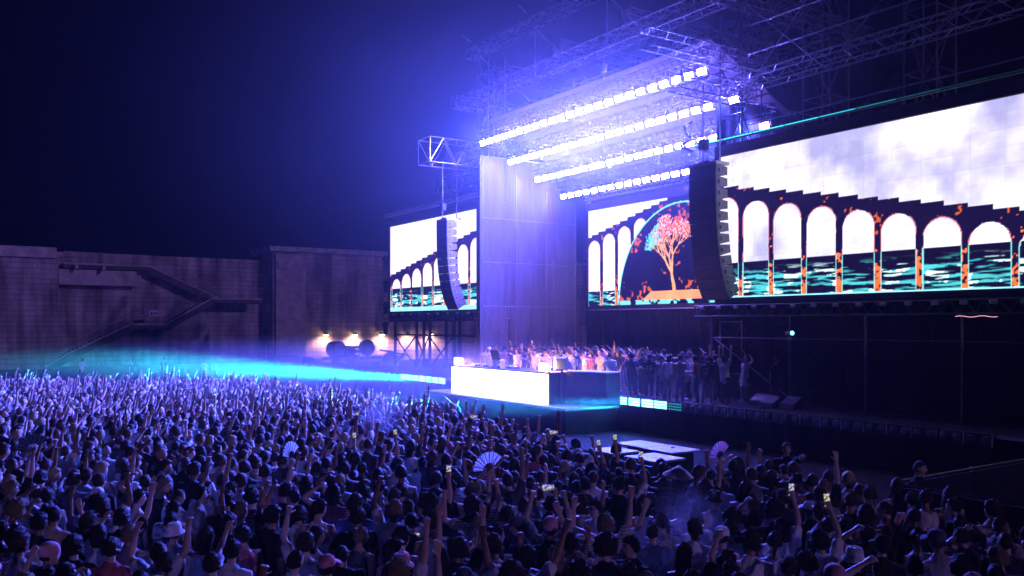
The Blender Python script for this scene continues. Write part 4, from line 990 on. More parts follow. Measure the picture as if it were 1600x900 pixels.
def hair_mesh(kind):
    nu, nv = 44, 30; vs_ = []; fs = []
    for j in range(nv + 1):
        th = math.pi * j / nv
        for i in range(nu):
            ph = 2 * math.pi * i / nu; d = V(math.sin(th)*math.cos(ph), math.sin(th)*math.sin(ph), math.cos(th))
            p = V(d.x*HEAD_R.x, d.y*HEAD_R.y, d.z*HEAD_R.z)
            line = .055 if p.y > .055 else (.055 - (.055 - p.y) * 1.5 if p.y > -.01 else -.05)
            if kind == 'receding': line += .03 if p.y > 0 else .0
            k = max(0, min(1, (p.z - line) / .022 + .5))
            th_ = {'short': .013, 'receding': .006, 'buzz': .005, 'thick': .028, 'curly': .048, 'long': .020, 'bob': .030, 'bun': .012, 'ponytail': .012}[kind]
            nz = noise.noise(d * (9 if kind in ('curly',) else 6)) * (.030 if kind == 'curly' else .014 if kind == 'thick' else .007)
            nz += noise.noise(V(d.x * 22, d.y * 22, d.z * 9)) * (.010 if kind in ('curly', 'thick') else .006) + noise.noise(V(d.x * 40, d.y * 40, d.z * 14)) * .007
            if kind in ('thick', 'short') and p.y > .02 and p.z > .05: nz += .010
            if kind in ('long', 'bob') and p.z < 0: th_ += .008
            p += d * ((th_ + nz) * k - .018 * (1 - k)); vs_.append(p)
    for j in range(nv):
        for i in range(nu): a = j*nu+i; b = j*nu+(i+1) % nu; fs.append((a, a+nu, b+nu, b))
    m = MB(); m.add(vs_, fs)
    if kind in ('long', 'bob'):
        L = .30 if kind == 'long' else .15
        for a in range(-5, 6):
            x = a * .0165; y = -.085 + .0028 * a * a; zz = -.02; l = L * (1 - .012 * a * a) + noise.noise(V(a * 3.1, 0, 1)) * .04
            m.add(*tube_rings([V(x * .9, y * .8, .05), V(x, y - .012, zz - .05), V(x * 1.15, y - .022, zz - l * .6), V(x * 1.05, y - .015, zz - l)], [(.016, .02), (.017, .024), (.015, .018), (.006, .007)], V(1, 0, 0), 7))
    q = random.Random(hash(kind) % 97 if False else len(kind))
    for k in range({'buzz': 0, 'receding': 60}.get(kind, 170)):           # loose tufts break up the outline
        i = q.randrange(len(vs_)); c = vs_[i]; d = c.normalized()
        if c.z < (.02 if c.y > .02 else -.06): continue
        tg = V(q.uniform(-1, 1), q.uniform(-1.2, .6), q.uniform(-.9, .3)); tg = (tg - d * tg.dot(d)).normalized(); sd = d.cross(tg) * .007
        L = q.uniform(.018, .036); m.add([c - sd - d * .004, c + sd - d * .004, c + d * .006 - tg * .006, c + tg * L + d * q.uniform(.006, .02)], [(0, 1, 3), (1, 2, 3), (2, 0, 3)])
    if kind == 'bun': m.sphere(V(0, -.085, .09), (.045, .045, .042), 12, 8)
    if kind == 'ponytail': m.add(*tube_rings([V(0, -.09, .06), V(0, -.14, .05), V(0, -.155, -.05), V(0, -.135, -.2)], [.025, .032, .03, .01], V(1, 0, 0), 9))
    me = bpy.data.meshes.new('hair'); me.from_pydata([tuple(v) for v in m.v], [], m.f); me.polygons.foreach_set('use_smooth', [True]*len(me.polygons)); me.materials.append(M_HAIR); return me
def hat_mesh(kind):
    m = MB(); n = 24
    def lathe(prof, c=V(0, 0, 0), sx=1, sy=1.2):
        vs_ = []; fs = []
        for r, z in prof:
            for i in range(n): a = 2*math.pi*i/n; vs_.append(c + V(r*math.cos(a)*sx, r*math.sin(a)*sy, z))
        for j in range(len(prof) - 1):
            for i in range(n): q = j*n+i; b = j*n+(i+1) % n; fs.append((q, b, b+n, q+n))
        m.add(vs_, fs)
    if kind == 'cap':
        lathe([(.088, .025), (.092, .05), (.088, .085), (.070, .115), (.04, .132), (.004, .137)])
        vs_ = []; fs = []
        for i in range(11):
            a = -1.15 + 2.3 * i / 10; x = math.sin(a); y = math.cos(a)
            for r, dz in ((.092, 0), (.165, -.012 - .02 * x * x)):
                for e in (0, .006): vs_.append(V(x * r * .95, y * r * 1.08 + .01, .035 + dz + e))
        for i in range(10): o = i * 4; fs += [(o, o+4, o+6, o+2), (o+1, o+3, o+7, o+5), (o+2, o+6, o+7, o+3)]
        m.add(vs_, fs)
    elif kind == 'bucket': lathe([(.135, -.01), (.095, .03), (.09, .09), (.080, .125), (.05, .137), (.003, .139), (.003, .132), (.09, .03), (.13, -.014), (.135, -.01)])
    elif kind == 'beanie': lathe([(.090, .005), (.095, .03), (.094, .07), (.082, .11), (.05, .138), (.004, .146)])
    elif kind == 'conical': lathe([(.26, .02), (.20, .06), (.11, .125), (.004, .20), (.004, .192), (.2, .045), (.255, .012), (.26, .02)], sy=1.0)
    elif kind == 'brim': lathe([(.19, .02), (.10, .035), (.092, .08), (.085, .125), (.05, .135), (.003, .128), (.003, .12), (.09, .03), (.185, .012), (.19, .02)], sy=1.1)
    me = bpy.data.meshes.new(kind); me.from_pydata([tuple(v) for v in m.v], [], m.f); me.polygons.foreach_set('use_smooth', [True]*len(me.polygons)); me.materials.append(M_CLOTH); return me
HAIR = {k: hair_mesh(k) for k in ('short', 'receding', 'buzz', 'thick', 'curly', 'long', 'bob', 'bun', 'ponytail')}
HAT = {k: hat_mesh(k) for k in ('cap', 'bucket', 'beanie', 'conical', 'brim')}
SPECS = [
 dict(arms=('down', 'down'), top='tee', head=(0, 4, 0), act='arms down'),
 dict(arms=('down', 'bent'), top='shirt', head=(14, 2, 0), heavy=1.06, act='one arm bent'),
 dict(arms=('down', 'up'), top='tee', head=(-6, 8, 0), act='arm straight up'),
 dict(arms=('upfist', 'down'), top='tee', head=(10, 6, 0), act='fist raised'),
 dict(arms=('up', 'up'), top='tee', head=(0, 12, 0), act='both arms up'),
 dict(arms=('upbent', 'wide'), top='tank', fem=True, head=(-12, 8, 0), act='arms lifted wide'),
 dict(arms=('down', 'phonehi'), top='tee', head=(4, 10, 0), phone=1, act='phone held high'),
 dict(arms=('phone', 'phone'), top='shirt', head=(0, 10, 0), phone=1, act='filming two-handed'),
 dict(arms=('phonelo', 'phonelo'), top='tee', fem=True, head=(0, -14, 0), phone=1, act='reading a phone'),
 dict(arms=('clap', 'clap'), top='tee', head=(-8, 2, 0), lean=.06, act='clapping'),
 dict(arms=('reach', 'down'), top='tee', head=(0, 6, 0), lean=.08, act='arm reaching out'),
 dict(arms=('cross', 'cross'), top='tee', heavy=1.1, head=(-25, 0, 0), act='arms folded'),
 dict(arms=('head', 'down'), top='dress', fem=True, head=(20, 2, 4), act='hand on head'),
 dict(arms=('bent', 'bent'), top='tank', head=(-30, -6, 0), lean=.05, act='elbows bent'),
 dict(arms=('down', 'down'), top='tank', fem=True, head=(-38, 0, 3), act='head turned'),
 dict(arms=('point', 'bent'), top='shirt', head=(0, 6, 0), act='pointing'),
 dict(arms=('reach', 'reach'), top='tee', fem=True, head=(0, 10, 0), act='arms stretched forward'),
 dict(arms=('down', 'down'), top='long', head=(22, -4, 0), heavy=1.04, stance=1, act='hands low'),
 dict(arms=('up', 'down'), top='crop', fem=True, low='shorts', head=(8, 8, 0), act='arm straight up'),
 dict(arms=('wide', 'reachup'), top='tee', head=(10, 10, 0), lean=.05, act='arms thrown open'),
 dict(arms=('upbent', 'upfist'), top='shirt', low='shorts', head=(-4, 8, 0), act='arms up bent'),
]
FIG = [make_figure(s) for s in SPECS]
SKINS = [(.46, .29, .21), (.52, .34, .26), (.38, .23, .16), (.30, .17, .11), (.18, .10, .065), (.56, .39, .31)]
HAIRC = [(.012, .009, .008), (.02, .013, .009), (.035, .02, .012), (.06, .035, .018), (.015, .012, .012), (.30, .22, .12)]
SHIRTC = [((.70, .70, .70), 'white'), ((.018, .018, .02), 'black'), ((.03, .03, .035), 'black'), ((.55, .56, .6), 'pale'), ((.10, .11, .14), 'dark grey'), ((.06, .08, .16), 'navy'), ((.30, .30, .32), 'grey'), ((.45, .38, .32), 'beige'), ((.40, .12, .14), 'red'), ((.62, .60, .55), 'cream'), ((.02, .02, .025), 'black'), ((.015, .015, .018), 'black'), ((.025, .025, .03), 'black'), ((.04, .045, .06), 'charcoal'), ((.03, .03, .05), 'charcoal')]
PANTC = [(.03, .03, .04), (.06, .08, .14), (.20, .20, .22), (.35, .33, .30), (.02, .02, .02)]
HAIRW = {'short': 'short hair', 'receding': 'cropped hair', 'buzz': 'shaved head', 'thick': 'thick hair', 'curly': 'curly hair', 'long': 'long hair', 'bob': 'bobbed hair', 'bun': 'hair bun', 'ponytail': 'ponytail'}
pr = random.Random(21)
def rand_look(f):
    s = FIG[f]; fem = s.get('fem', False)
    h = pr.choice(['long', 'long', 'bob', 'bun', 'ponytail', 'thick'] if fem else ['short', 'short', 'thick', 'thick', 'curly', 'buzz', 'receding', 'short'])
    hat = pr.choice([None] * 40 + ['cap', 'cap', 'bucket', 'beanie'])
    return dict(hair=h, hat=hat, skin=pr.choice(SKINS), hairc=pr.choice(HAIRC), shirt=pr.choice(SHIRTC), pant=pr.choice(PANTC), hatc=pr.choice([((.7, .7, .7), 'white'), ((.02, .02, .02), 'black'), ((.6, .3, .35), 'pink'), ((.1, .1, .16), 'navy')]))
def person(f, loc, facing, look, label, group, scale=1.0, shoes=False):
    s = FIG[f]; b = bpy.data.objects.new('person', s['body']); COL.objects.link(b)
    b.location = loc; b.rotation_euler = (R(pr.gauss(0, 2.5)), R(pr.gauss(0, 2.5)), facing); b.scale = (scale,) * 3; b.color = (*look['skin'], 1)
    tag(b, label, 'person', group)
    b_pat = pr.choice([None] * 10 + [M_STRIPE, M_BATIK])
    def ch(name, me, col, mtx=None):
        o = bpy.data.objects.new(name, me); COL.objects.link(o); o.parent = b; o.color = (*col, 1)
        if mtx is not None: o.matrix_local = mtx
        return o
    ch({'tee': 't_shirt', 'shirt': 'shirt', 'tank': 'tank_top', 'long': 'sweater', 'dress': 'dress', 'crop': 'crop_top'}[s['topkind']], s['topm'], look['shirt'][0])
    if b_pat: 
        o = b.children[0]; o.material_slots[0].link = 'OBJECT'; o.material_slots[0].material = b_pat
    ch('trousers' if s.get('low', 'trousers') == 'trousers' else 'shorts', s['lowm'], look['pant'])
    if look['hat'] in ('beanie',) and look['hair'] in ('curly', 'thick', 'short'): look['hair'] = 'buzz'
    if look['hat'] and look['hair'] in ('curly', 'thick'): look['hair'] = 'short'
    ch('hair', HAIR[look['hair']], look['hairc'], s['Mh'])
    if look['hat']: ch({'conical': 'conical_hat', 'brim': 'brimmed_hat', 'bucket': 'bucket_hat'}.get(look['hat'], look['hat']), HAT[look['hat']], look['hatc'][0], s['Mh'])
    return b
def screen_of_phone(m):
    n = m.node_tree.nodes; l = m.node_tree.links; tc = n.new('ShaderNodeTexCoord'); vo = n.new('ShaderNodeTexNoise'); vo.inputs['Scale'].default_value = 40
    l.new(tc.outputs['Object'], vo.inputs['Vector']); rp = n.new('ShaderNodeMapRange'); rp.inputs[1].default_value = .42; rp.inputs[2].default_value = .6; rp.inputs[3].default_value = .08; rp.inputs[4].default_value = n['Emission'].inputs[1].default_value * 0.8
    l.new(vo.outputs[0], rp.inputs[0]); l.new(rp.outputs[0], n['Emission'].inputs[1]); return m
M_PHONE = emit('phone_screen', (0.75, 0.72, 1.0), 1.0); M_PHONE2 = emit('phone_screen_warm', (1.0, 0.85, 0.7), 0.9); screen_of_phone(M_PHONE); screen_of_phone(M_PHONE2)
n_phone = 0
def phone(b, f, label, scale=1.0, lit=True):
    global n_phone
    s = FIG[f]; W, fo, nn = s['hands'][1]
    if s['arms'][0] == s['arms'][1]: W = Vector((0, W.y + .01, W.z + .02))
    up = Vector((fo.x * .2, fo.y * .2, 1)).normalized() if s['arms'][1] != 'phonelo' else Vector((0, .4, .9)).normalized()
    fw = Vector((0, 1, .1)) ; fw = (fw - up * fw.dot(up)).normalized(); sx = fw.cross(up).normalized()
    M = Matrix(((sx.x, fw.x, up.x, W.x), (sx.y, fw.y, up.y, W.y + .035), (sx.z, fw.z, up.z, W.z + .03), (0, 0, 0, 1)))
    t = thing('phone', label, 'phone', (0, 0, 0), 'phones held up in the crowd'); t.matrix_world = b.matrix_basis @ M
    wide = s['arms'][0] == 'phone'
    a, c = (.082, .042) if wide else (.039, .08)
    for nm, bx, m_ in (('case', ((-a, -.004, -c), (a, .005, c)), M_PLAST), ('screen', ((-a + .004, -.0065, -c + .006), (a - .004, -.0042, c - .006)), (M_PHONE if n_phone % 3 else M_PHONE2) if lit else M_PLAST)):
        key = nm + str(wide) + m_.name
        if key not in PH: 
            o = MB().box(*bx).build(nm, m_); PH[key] = o.data; bpy.data.objects.remove(o)
        o = bpy.data.objects.new(nm, PH[key]); COL.objects.link(o); o.parent = t
    n_phone += 1
PH = {}
def paper(col):
    m = mat('fan_paper_' + col, {'white': (.75, .75, .75), 'pink': (.6, .3, .4), 'black': (.03, .03, .03)}[col], .7)
    n = m.node_tree.nodes
    if 'Translucent BSDF' not in n:
        l = m.node_tree.links; tr = n.new('ShaderNodeBsdfTranslucent'); mx = n.new('ShaderNodeMixShader'); mx.inputs[0].default_value = .5
        src = n['Principled BSDF'].inputs['Base Color'].links[0].from_socket; l.new(src, tr.inputs[0])
        l.new(n['Principled BSDF'].outputs[0], mx.inputs[1]); l.new(tr.outputs[0], mx.inputs[2]); l.new(mx.outputs[0], n['Material Output'].inputs[0])
    return m
def fan(b, f, hand, label, col, ang=2.4):
    """pleated hand fan with ribs, pivot at the fist"""
    s = FIG[f]; W, fo, nn = s['hands'][hand]
    t = thing('hand_fan', label, 'hand fan', (0, 0, 0), 'hand fans in the crowd'); t.matrix_world = b.matrix_basis @ Matrix.Translation(W + Vector((0, .02, .02))) @ Matrix.Rotation(R(35 * hand), 4, 'Z') @ Matrix.Rotation(R(-20), 4, 'Y')
    n = 24; vs_ = []; fs = []
    for i in range(n + 1):
        a = math.pi / 2 - ang / 2 + ang * i / n; y = .012 * (1 if i % 2 else -1)
        for r in (.11, .27): vs_.append((r * math.cos(a), y * r / .27, r * math.sin(a)))
    for i in range(n): fs.append((2*i, 2*i+1, 2*i+3, 2*i+2))
    MB().add(vs_, fs).build('pleated_leaf', paper(col), None).parent = t
    for i in range(0, n + 1, 3):
        a = math.pi / 2 - ang / 2 + ang * i / n
        MB().tube((0, -.01, 0), (.275 * math.cos(a), -.013, .275 * math.sin(a)), .006, 4).build('rib', M_PLAST, None).parent = t
# ================================================================= placing people
DJ = (31.0, 21.5)
CA, SA = math.cos(R(34)), math.sin(R(34))
def view(u, v): d = u*CA + v*SA; return d, (-u*SA + v*CA) / d
def face_to(u, v, tu, tv, jit=0.0): return math.atan2((tu - u), (tv - v)) + R(jit)     # x = -u
def where_words(u, v):
    d, l = view(u, v); x = 0.5 + l * 1349 / 1600; y = 507 + 2.5 / d * 1349
    fx = 'far left' if x < .13 else 'left' if x < .28 else 'centre left' if x < .42 else 'middle' if x < .57 else 'centre right' if x < .70 else 'right' if x < .82 else 'far right'
    fy = 'bottom edge' if y > 855 else 'near bottom' if y > 800 else 'lower crowd' if y > 755 else 'mid crowd' if y > 715 else 'deep in crowd'
    return f'{fy}, {fx}'
used_labels = set()
CLOTHW = {'tee': 'tee', 'shirt': 'shirt', 'tank': 'vest', 'long': 'sweater', 'dress': 'dress', 'crop': 'top'}
def fresh_look(f, make):
    """a look whose description nobody else has yet"""
    for k in range(60):
        look = rand_look(f); head = f"{look['hatc'][1]} {look['hat']}" if look['hat'] else HAIRW[look['hair']]
        lab = make(FIG[f], look, head)
        if lab not in used_labels: break
    used_labels.add(lab); return look, lab
taken = []                                    # (u, v) of everybody
G = 'people in the crowd'
def special(f, u, v, jit, label, hair='short', hat=None, shirt=((.7, .7, .7), 'white'), skin=1, hatc=((.7, .7, .7), 'white'), pant=0, hairc=0, scale=1.0, turn=None, group=G, z=0.0):
    look = dict(hair=hair, hat=hat, skin=SKINS[skin], hairc=HAIRC[hairc], shirt=shirt, pant=PANTC[pant], hatc=hatc)
    a = face_to(u, v, *DJ, jit) if turn is None else turn
    taken.append((u, v)); return person(f, P(u, v, z), a, look, label, group, scale)
BLK = ((.02, .02, .022), 'black'); PALE = ((.58, .58, .62), 'pale'); WHI = ((.72, .72, .72), 'white'); NAV = ((.05, .07, .14), 'navy'); BEI = ((.45, .38, .32), 'beige'); PNK = ((.62, .26, .28), 'pink'); GRY = ((.28, .28, .3), 'grey')
BP = special(0, 11.9, 6.86, -8, 'broad person seen from behind in white tee with back print, below the booth', 'thick', None, WHI, scale=1.04)
b = special(17, 10.57, 7.45, 10, 'person in pale long sleeves facing the stage, right of the white back-print tee', 'short', None, PALE)
b = special(0, 8.62, 3.55, 0, 'person in a pink cap at the very bottom edge, left of middle', 'short', 'cap', BLK, hatc=PNK)
b = special(2, 8.17, 4.09, -5, 'person in a pink bucket hat with one hand up at the bottom edge', 'short', 'bucket', PALE, hatc=PNK)
b = special(13, 7.13, 7.85, 20, 'person in a white cap dancing near the bottom right of the crowd', 'buzz', 'cap', NAV)
b = special(0, 10.61, 10.42, 0, 'person under a pale conical straw hat before the pit risers', 'long', 'conical', BLK, hatc=((.55, .5, .42), 'straw'))
b = special(17, 14.28, 2.12, 150, 'person in pale cap and long sleeves turned towards the camera at the left', 'short', 'cap', PALE)
b = special(3, 16.21, 1.58, 10, 'thick haired person in black tee lifting a fist at the far left', 'thick', None, BLK, skin=5)
b = special(11, 7.46, 6.67, 130, 'stocky person in black tee looking back with arms folded at bottom right', 'short', None, BLK)
b = special(6, 6.32, 8.77, -5, 'person in pale tee holding a bright phone up at the right end of the crowd', 'thick', None, WHI); phone(b, 6, 'bright phone held upright at the right end of the crowd')
b = special(7, 9.11, 6.7, 0, 'person in grey shirt filming with both hands below the booth', 'short', None, GRY); phone(b, 7, 'phone held sideways in both hands, bottom middle of the crowd')
b = special(6, 11.08, 5.96, 0, 'person in black tee holding a phone up, left of the white back-print tee', 'long', None, BLK); phone(b, 6, 'lit phone held up beside the white back-print tee')
b = special(17, 12.36, 4.36, 70, 'person in black sweater turned sideways in the lower left crowd', 'short', None, BLK, skin=0)
b = special(5, 8.62, 7.26, -10, 'person in white tank top with bare arms lifted below the pit risers', 'bun', None, WHI)
GL1 = special(0, 9.31, 7.85, 120, 'person with dark glasses and cream tee looking back, below the pit risers', 'short', None, ((.6, .58, .52), 'cream'))
GL2 = special(20, 10.09, 6.28, 8, 'person in dark glasses with both bent arms up near the bottom middle', 'thick', None, BEI)
b = special(14, 8.77, 8.99, 0, 'person in beige tank top with head turned, right of the pit riser crowd', 'bob', None, BEI)
b = special(9, 8.07, 8.4, 30, 'person in pale tee clapping inside the smoke puff at the lower right', 'short', None, PALE)
b = special(4, 8.38, 4.9, 0, 'person reaching both hands high at the bottom edge near middle', 'thick', None, BLK)
b = special(20, 10.25, 2.08, -10, 'person in pale shirt with a bent arm lifted at the bottom left', 'buzz', None, PALE)
b = special(10, 9.81, 2.73, 0, 'person in pale tee reaching forward at the bottom left', 'short', None, PALE)
b = special(17, 8.98, 6.25, 60, 'person in navy sweater and dark cap turned sideways at the bottom middle', 'short', 'cap', NAV, hatc=((.1, .1, .13), 'dark'))
for (u, v, hd, f, lab, cl) in ((10.54, 6.39, 1, 2, 'open white fan with black ribs beside the back-print tee', 'white'), (9.64, 10.03, 1, 2, 'pink pleated fan before the dark pit at the right', 'pink'), (16.6, 1.24, 1, 2, 'dark half open fan at the far left edge', 'black'), (13.2, 5.0, -1, 3, 'pale leaf fan held in the middle left of the crowd', 'white')):
    b = special(f, u, v, 0, 'person raising the ' + lab, 'bob', None, BLK); fan(b, f, hd, lab, cl)
PHONE_SPOT = ['before the pit risers, left of straw hat', 'mid crowd left of middle', 'mid crowd just right of its twin', 'near the bottom, left of the pink cap', 'at the lower right below the straw hat', 'at the pit barrier beside the risers', 'deep in the crowd left of the booth', 'next to the straw hat', 'left of the straw hat, behind shoulders', 'near the bottom middle', 'far back below the booth platform', 'at the barrier below the booth']
for k, (u, v) in enumerate(((12.4, 10.23), (15.2, 6.35), (15.05, 7.27), (11.3, 3.23), (7.24, 8.9), (13.9, 10.3), (18.6, 7.9), (10.4, 9.2), (11.6, 9.6), (9.9, 5.1), (21.5, 9.5), (17.2, 10.6))):
    f = (6, 6, 6, 8, 6, 7)[k % 6]; spot = PHONE_SPOT[k]
    b = special(f, u, v, 0, f'person in {["black","white","navy"][k % 3]} top with a lit phone {spot}', ('short', 'long', 'thick')[k % 3], None, (BLK, WHI, NAV)[k % 3])
    phone(b, f, f'small lit phone held up {spot}')
# back print, glasses
def back_print(b, f):
    m = MB(); q = random.Random(2)
    for i, w in enumerate((.09, .12, .06, .11, .12, .08, .10)):
        z = 1.33 - i * .045; x = -.12
        while x < -.12 + w * 2: l = q.uniform(.015, .05); m.box((x, -.168, z), (x + l, -.163, z + .016)); x += l + .012
    o = m.build('back_print', M_DULL); o.parent = b; return o
def glasses(b, f):
    m = MB()
    for s in (-1, 1): m.bevbox((s*.034 - .024, .088, -.006), (s*.034 + .024, .1, .026), .004); m.box((s*.072, -.01, .010), (s*.078, .09, .018))
    m.box((-.01, .098, .012), (.01, .103, .02)); o = m.build('glasses', M_PLAST); o.parent = b; o.matrix_local = FIG[f]['Mh']
back_print(BP, 0); glasses(GL1, 0); glasses(GL2, 20)
# pit staff
b = special(17, 8.35, 14.1, 200, 'heavy bald guard in black standing in the pit by the banner fence', 'buzz', None, BLK, scale=1.06, group='pit staff')
b = special(15, 11.3, 14.3, 150, 'steward in dark shirt pointing across the pit barrier', 'short', None, BLK, scale=1.03, group='pit staff')
b = special(10, 24.6, 14.4, 120, 'person in black reaching out in the pit below the glowing booth', 'buzz', None, BLK, group='pit staff')

# ---------------------------------------------------------------- the rest of the crowd (spaced at random)
cells = {}
def near(u, v, r):
    ci, cj = int(u // .5), int(v // .5)
    for i in range(ci - 2, ci + 3):
        for j in range(cj - 2, cj + 3):
            for (a, b_) in cells.get((i, j), ()):
                if (a - u) ** 2 + (b_ - v) ** 2 < r * r: return True
    return False
for (u, v) in taken: cells.setdefault((int(u // .5), int(v // .5)), []).append((u, v))
pool = []
for k in range(60000):
    u = pr.uniform(3.5, 66); v = pr.uniform(-16, 13.0)
    d, l = view(u, v)
    if d < 7.3 or abs(l) > .64: continue
    if d > 31 and pr.random() < (d - 31) / 11: continue
    if 10.5 < u < 15.5 and v > 11.2: continue
    if 15.5 <= u < 19 and v > 11.9: continue
    if u < 9.2 and v > 12.6: continue
    if near(u, v, .43 + (.03 if d < 14 else 0)): continue
    cells.setdefault((int(u // .5), int(v // .5)), []).append((u, v)); pool.append((d, u, v))
pool.sort()
UPS = [2, 3, 3, 4, 5, 5, 10, 10, 15, 16, 18, 19, 19, 20, 20]; CALM = [0, 0, 1, 9, 11, 12, 13, 14, 17, 0, 14]
def pick(d, l):
    up = .11 if d < 13 else (.20 if d < 18 else .28 if d < 24 else .40)
    if l > .05: up *= .5
    return pr.choice(UPS) if pr.random() < up else pr.choice(CALM)
N_IND = 195
rest = pool[N_IND:]
for d, u, v in pool[:N_IND]:
    f = pick(d, view(u, v)[1])
    look, lab = fresh_look(f, lambda s, k, h: f"person in {k['shirt'][1]} {CLOTHW[s['topkind']]}, {h}, {s['act']}, {where_words(u, v)}")
    person(f, P(u, v, 0), face_to(u, v, *DJ, pr.gauss(0, 20)), look, lab, G, pr.uniform(.93, 1.06))
# low detail figures joined into one crowd object
def lowpoly(f, hair, n):
    s = FIG[f]; parts = []
    for me, t, k in ((s['body'], n, 0), (s['topm'], n // 4, 1), (s['lowm'], n // 8, 2), (HAIR[hair], n // 4, 3)):
        dm_ = decimated(me, t); dm_.calc_loop_triangles()
        co = np.empty(len(dm_.vertices) * 3); dm_.vertices.foreach_get('co', co); co = co.reshape(-1, 3)
        tri = np.empty(len(dm_.loop_triangles) * 3, np.int32); dm_.loop_triangles.foreach_get('vertices', tri)
        if k == 3: co = co @ np.array(s['Mh'].to_3x3()).T + np.array(s['Mh'].translation)
        parts.append((co, tri.reshape(-1, 3), np.full(len(co), k))); bpy.data.meshes.remove(dm_)
    off = 0; C = []; T = []; K = []
    for co, tri, k in parts: C.append(co); T.append(tri + off); K.append(k); off += len(co)
    return np.concatenate(C), np.concatenate(T), np.concatenate(K)
LOW = {}
def get_low(f, hair, n):
    key = (f, hair, n)
    if key not in LOW: LOW[key] = lowpoly(f, hair, n)
    return LOW[key]
CO = []; TR = []; TI = []; off = 0
for d, u, v in rest:
    f = pick(d, view(u, v)[1]); fem = FIG[f].get('fem'); hair = pr.choice(['long', 'bun'] if fem else ['short', 'thick'])
    c, t, k = get_low(f, hair, 900 if d < 24 else 420)
    a = face_to(u, v, *DJ, pr.gauss(0, 18)); s = pr.uniform(.92, 1.07); ca_, sa_ = math.cos(a), math.sin(a)
    w = c * s; w = w + np.outer(w[:, 2], np.array([pr.gauss(0, .06), pr.gauss(.02, .06), 0])); w = np.stack([w[:, 0]*ca_ - w[:, 1]*sa_ - u, w[:, 0]*sa_ + w[:, 1]*ca_ + v, w[:, 2]], 1)
    tints = np.array([pr.choice(SKINS), pr.choice(SHIRTC)[0], pr.choice(PANTC), pr.choice(HAIRC)])
    CO.append(w); TR.append(t + off); TI.append(tints[k]); off += len(c)
CO = np.concatenate(CO); TR = np.concatenate(TR); TI = np.concatenate(TI)
me = bpy.data.meshes.new('crowd'); me.vertices.add(len(CO)); me.vertices.foreach_set('co', CO.ravel().astype(np.float32))
me.loops.add(TR.size); me.loops.foreach_set('vertex_index', TR.ravel().astype(np.int32)); me.polygons.add(len(TR)); me.polygons.foreach_set('loop_start', np.arange(0, TR.size, 3, dtype=np.int32))
me.update(calc_edges=True); me.polygons.foreach_set('use_smooth', np.ones(len(TR), bool))
ca = me.color_attributes.new('tint', 'FLOAT_COLOR', 'POINT'); ca.data.foreach_set('color', np.concatenate([TI, np.ones((len(TI), 1))], 1).ravel().astype(np.float32))
me.materials.append(M_CROWD); crowd = bpy.data.objects.new('crowd', me); COL.objects.link(crowd)
crowd['kind'] = 'stuff'; crowd['label'] = 'dense mass of concert goers with raised arms stretching away to the wall'; crowd['category'] = 'crowd'
print('crowd individuals', N_IND, 'rest', len(rest), 'tris', len(TR))

# ---------------------------------------------------------------- people on the stage
GS = 'people standing on the stage'
for k, (f, u, v, turn, hair, hat, sh, lab) in enumerate((
    (17, 32.0, 22.95, None, 'short', None, PALE, 'DJ in pale sweater behind the laptop on the booth'),
    (8, 35.3, 23.1, None, 'short', None, BLK, 'person in black with hands lifted, at the far end of the booth'),
    (0, 33.9, 23.2, None, 'thick', None, GRY, 'person in grey tee at the booth, left of the DJ'),
    (13, 30.9, 23.0, None, 'buzz', None, ((.5, .4, .42), 'pale'), 'person with bent elbows working the booth next to the DJ'),
    (1, 29.9, 23.1, 1.9, 'thick', None, ((.5, .4, .42), 'pale'), 'person in loose pale shirt turned to the DJ'),
    (0, 26.9, 22.98, .6, 'short', None, WHI, 'person in white tee with back print behind the tilted monitor'),
    (1, 25.9, 23.3, .9, 'curly', None, NAV, 'tall person in navy shirt beside the white back-print tee on stage'),
    (17, 22.15, 23.55, .35, 'receding', None, BLK, 'person in black sweater with white block lettering on the back'),
    (4, 21.7, 24.0, .2, 'short', None, WHI, 'person in white tee with arms up at the near end of the stage crowd'),
    (0, 23.5, 23.5, .5, 'thick', None, GRY, 'person in grey tee and pale trousers at the deck edge, beside lettered sweater'),
    (14, 24.2, 23.5, .4, 'long', None, PALE, 'long haired person in pale trousers at the deck edge'),
    (11, 25.3, 23.6, .8, 'short', None, BLK, 'person in black tee with number ten jersey print near the riser'),
    (4, 22.6, 24.6, .5, 'short', 'cap', BLK, 'person in black with cap and raised arms above the stage crowd'),
    (0, 20.0, 24.6, -.2, 'short', None, BLK, 'stagehand in black alone in the dark bay under the near screen'))):
    a = face_to(u, v, UC, 5, 0) if turn is None else turn
    b = person(f, P(u, v, 1.302), a, dict(hair=hair, hat=hat, skin=pr.choice(SKINS[:3]), hairc=pr.choice(HAIRC[:4]), shirt=sh, pant=PANTC[2 if k in (7, 9, 10) else 0], hatc=((.03, .03, .03), 'black')), lab, GS if 'stagehand' not in lab else 'stage crew', 1.0)
    if k == 5: back_print(b, 0)
    if k == 7:
        for i, line in enumerate(('DEF', 'ESP')):
            o = text(line, .15, (0, 0, 0), M_PRINT, b, 'back_lettering'); o.location = (.13, -.150, 1.22 - i * .15); o.rotation_euler = (R(90), 0, 0); o.scale = (1, 1, 1); o.rotation_euler = (R(90), 0, 0)
            o.location.x = -.14
    if k == 11:
        o = text('10', .26, (-.15, -.150, 1.10), M_PRINT, b, 'back_number'); o.rotation_euler = (R(90), 0, 0)
placed = [(32.0, 22.95), (35.3, 23.1), (33.9, 23.2), (30.9, 23), (29.9, 23.1), (26.9, 22.98), (25.9, 23.3), (22.15, 23.55), (21.7, 24), (23.5, 23.5), (24.2, 23.5), (25.3, 23.6), (22.6, 24.6)]
n = 0; tries = 0
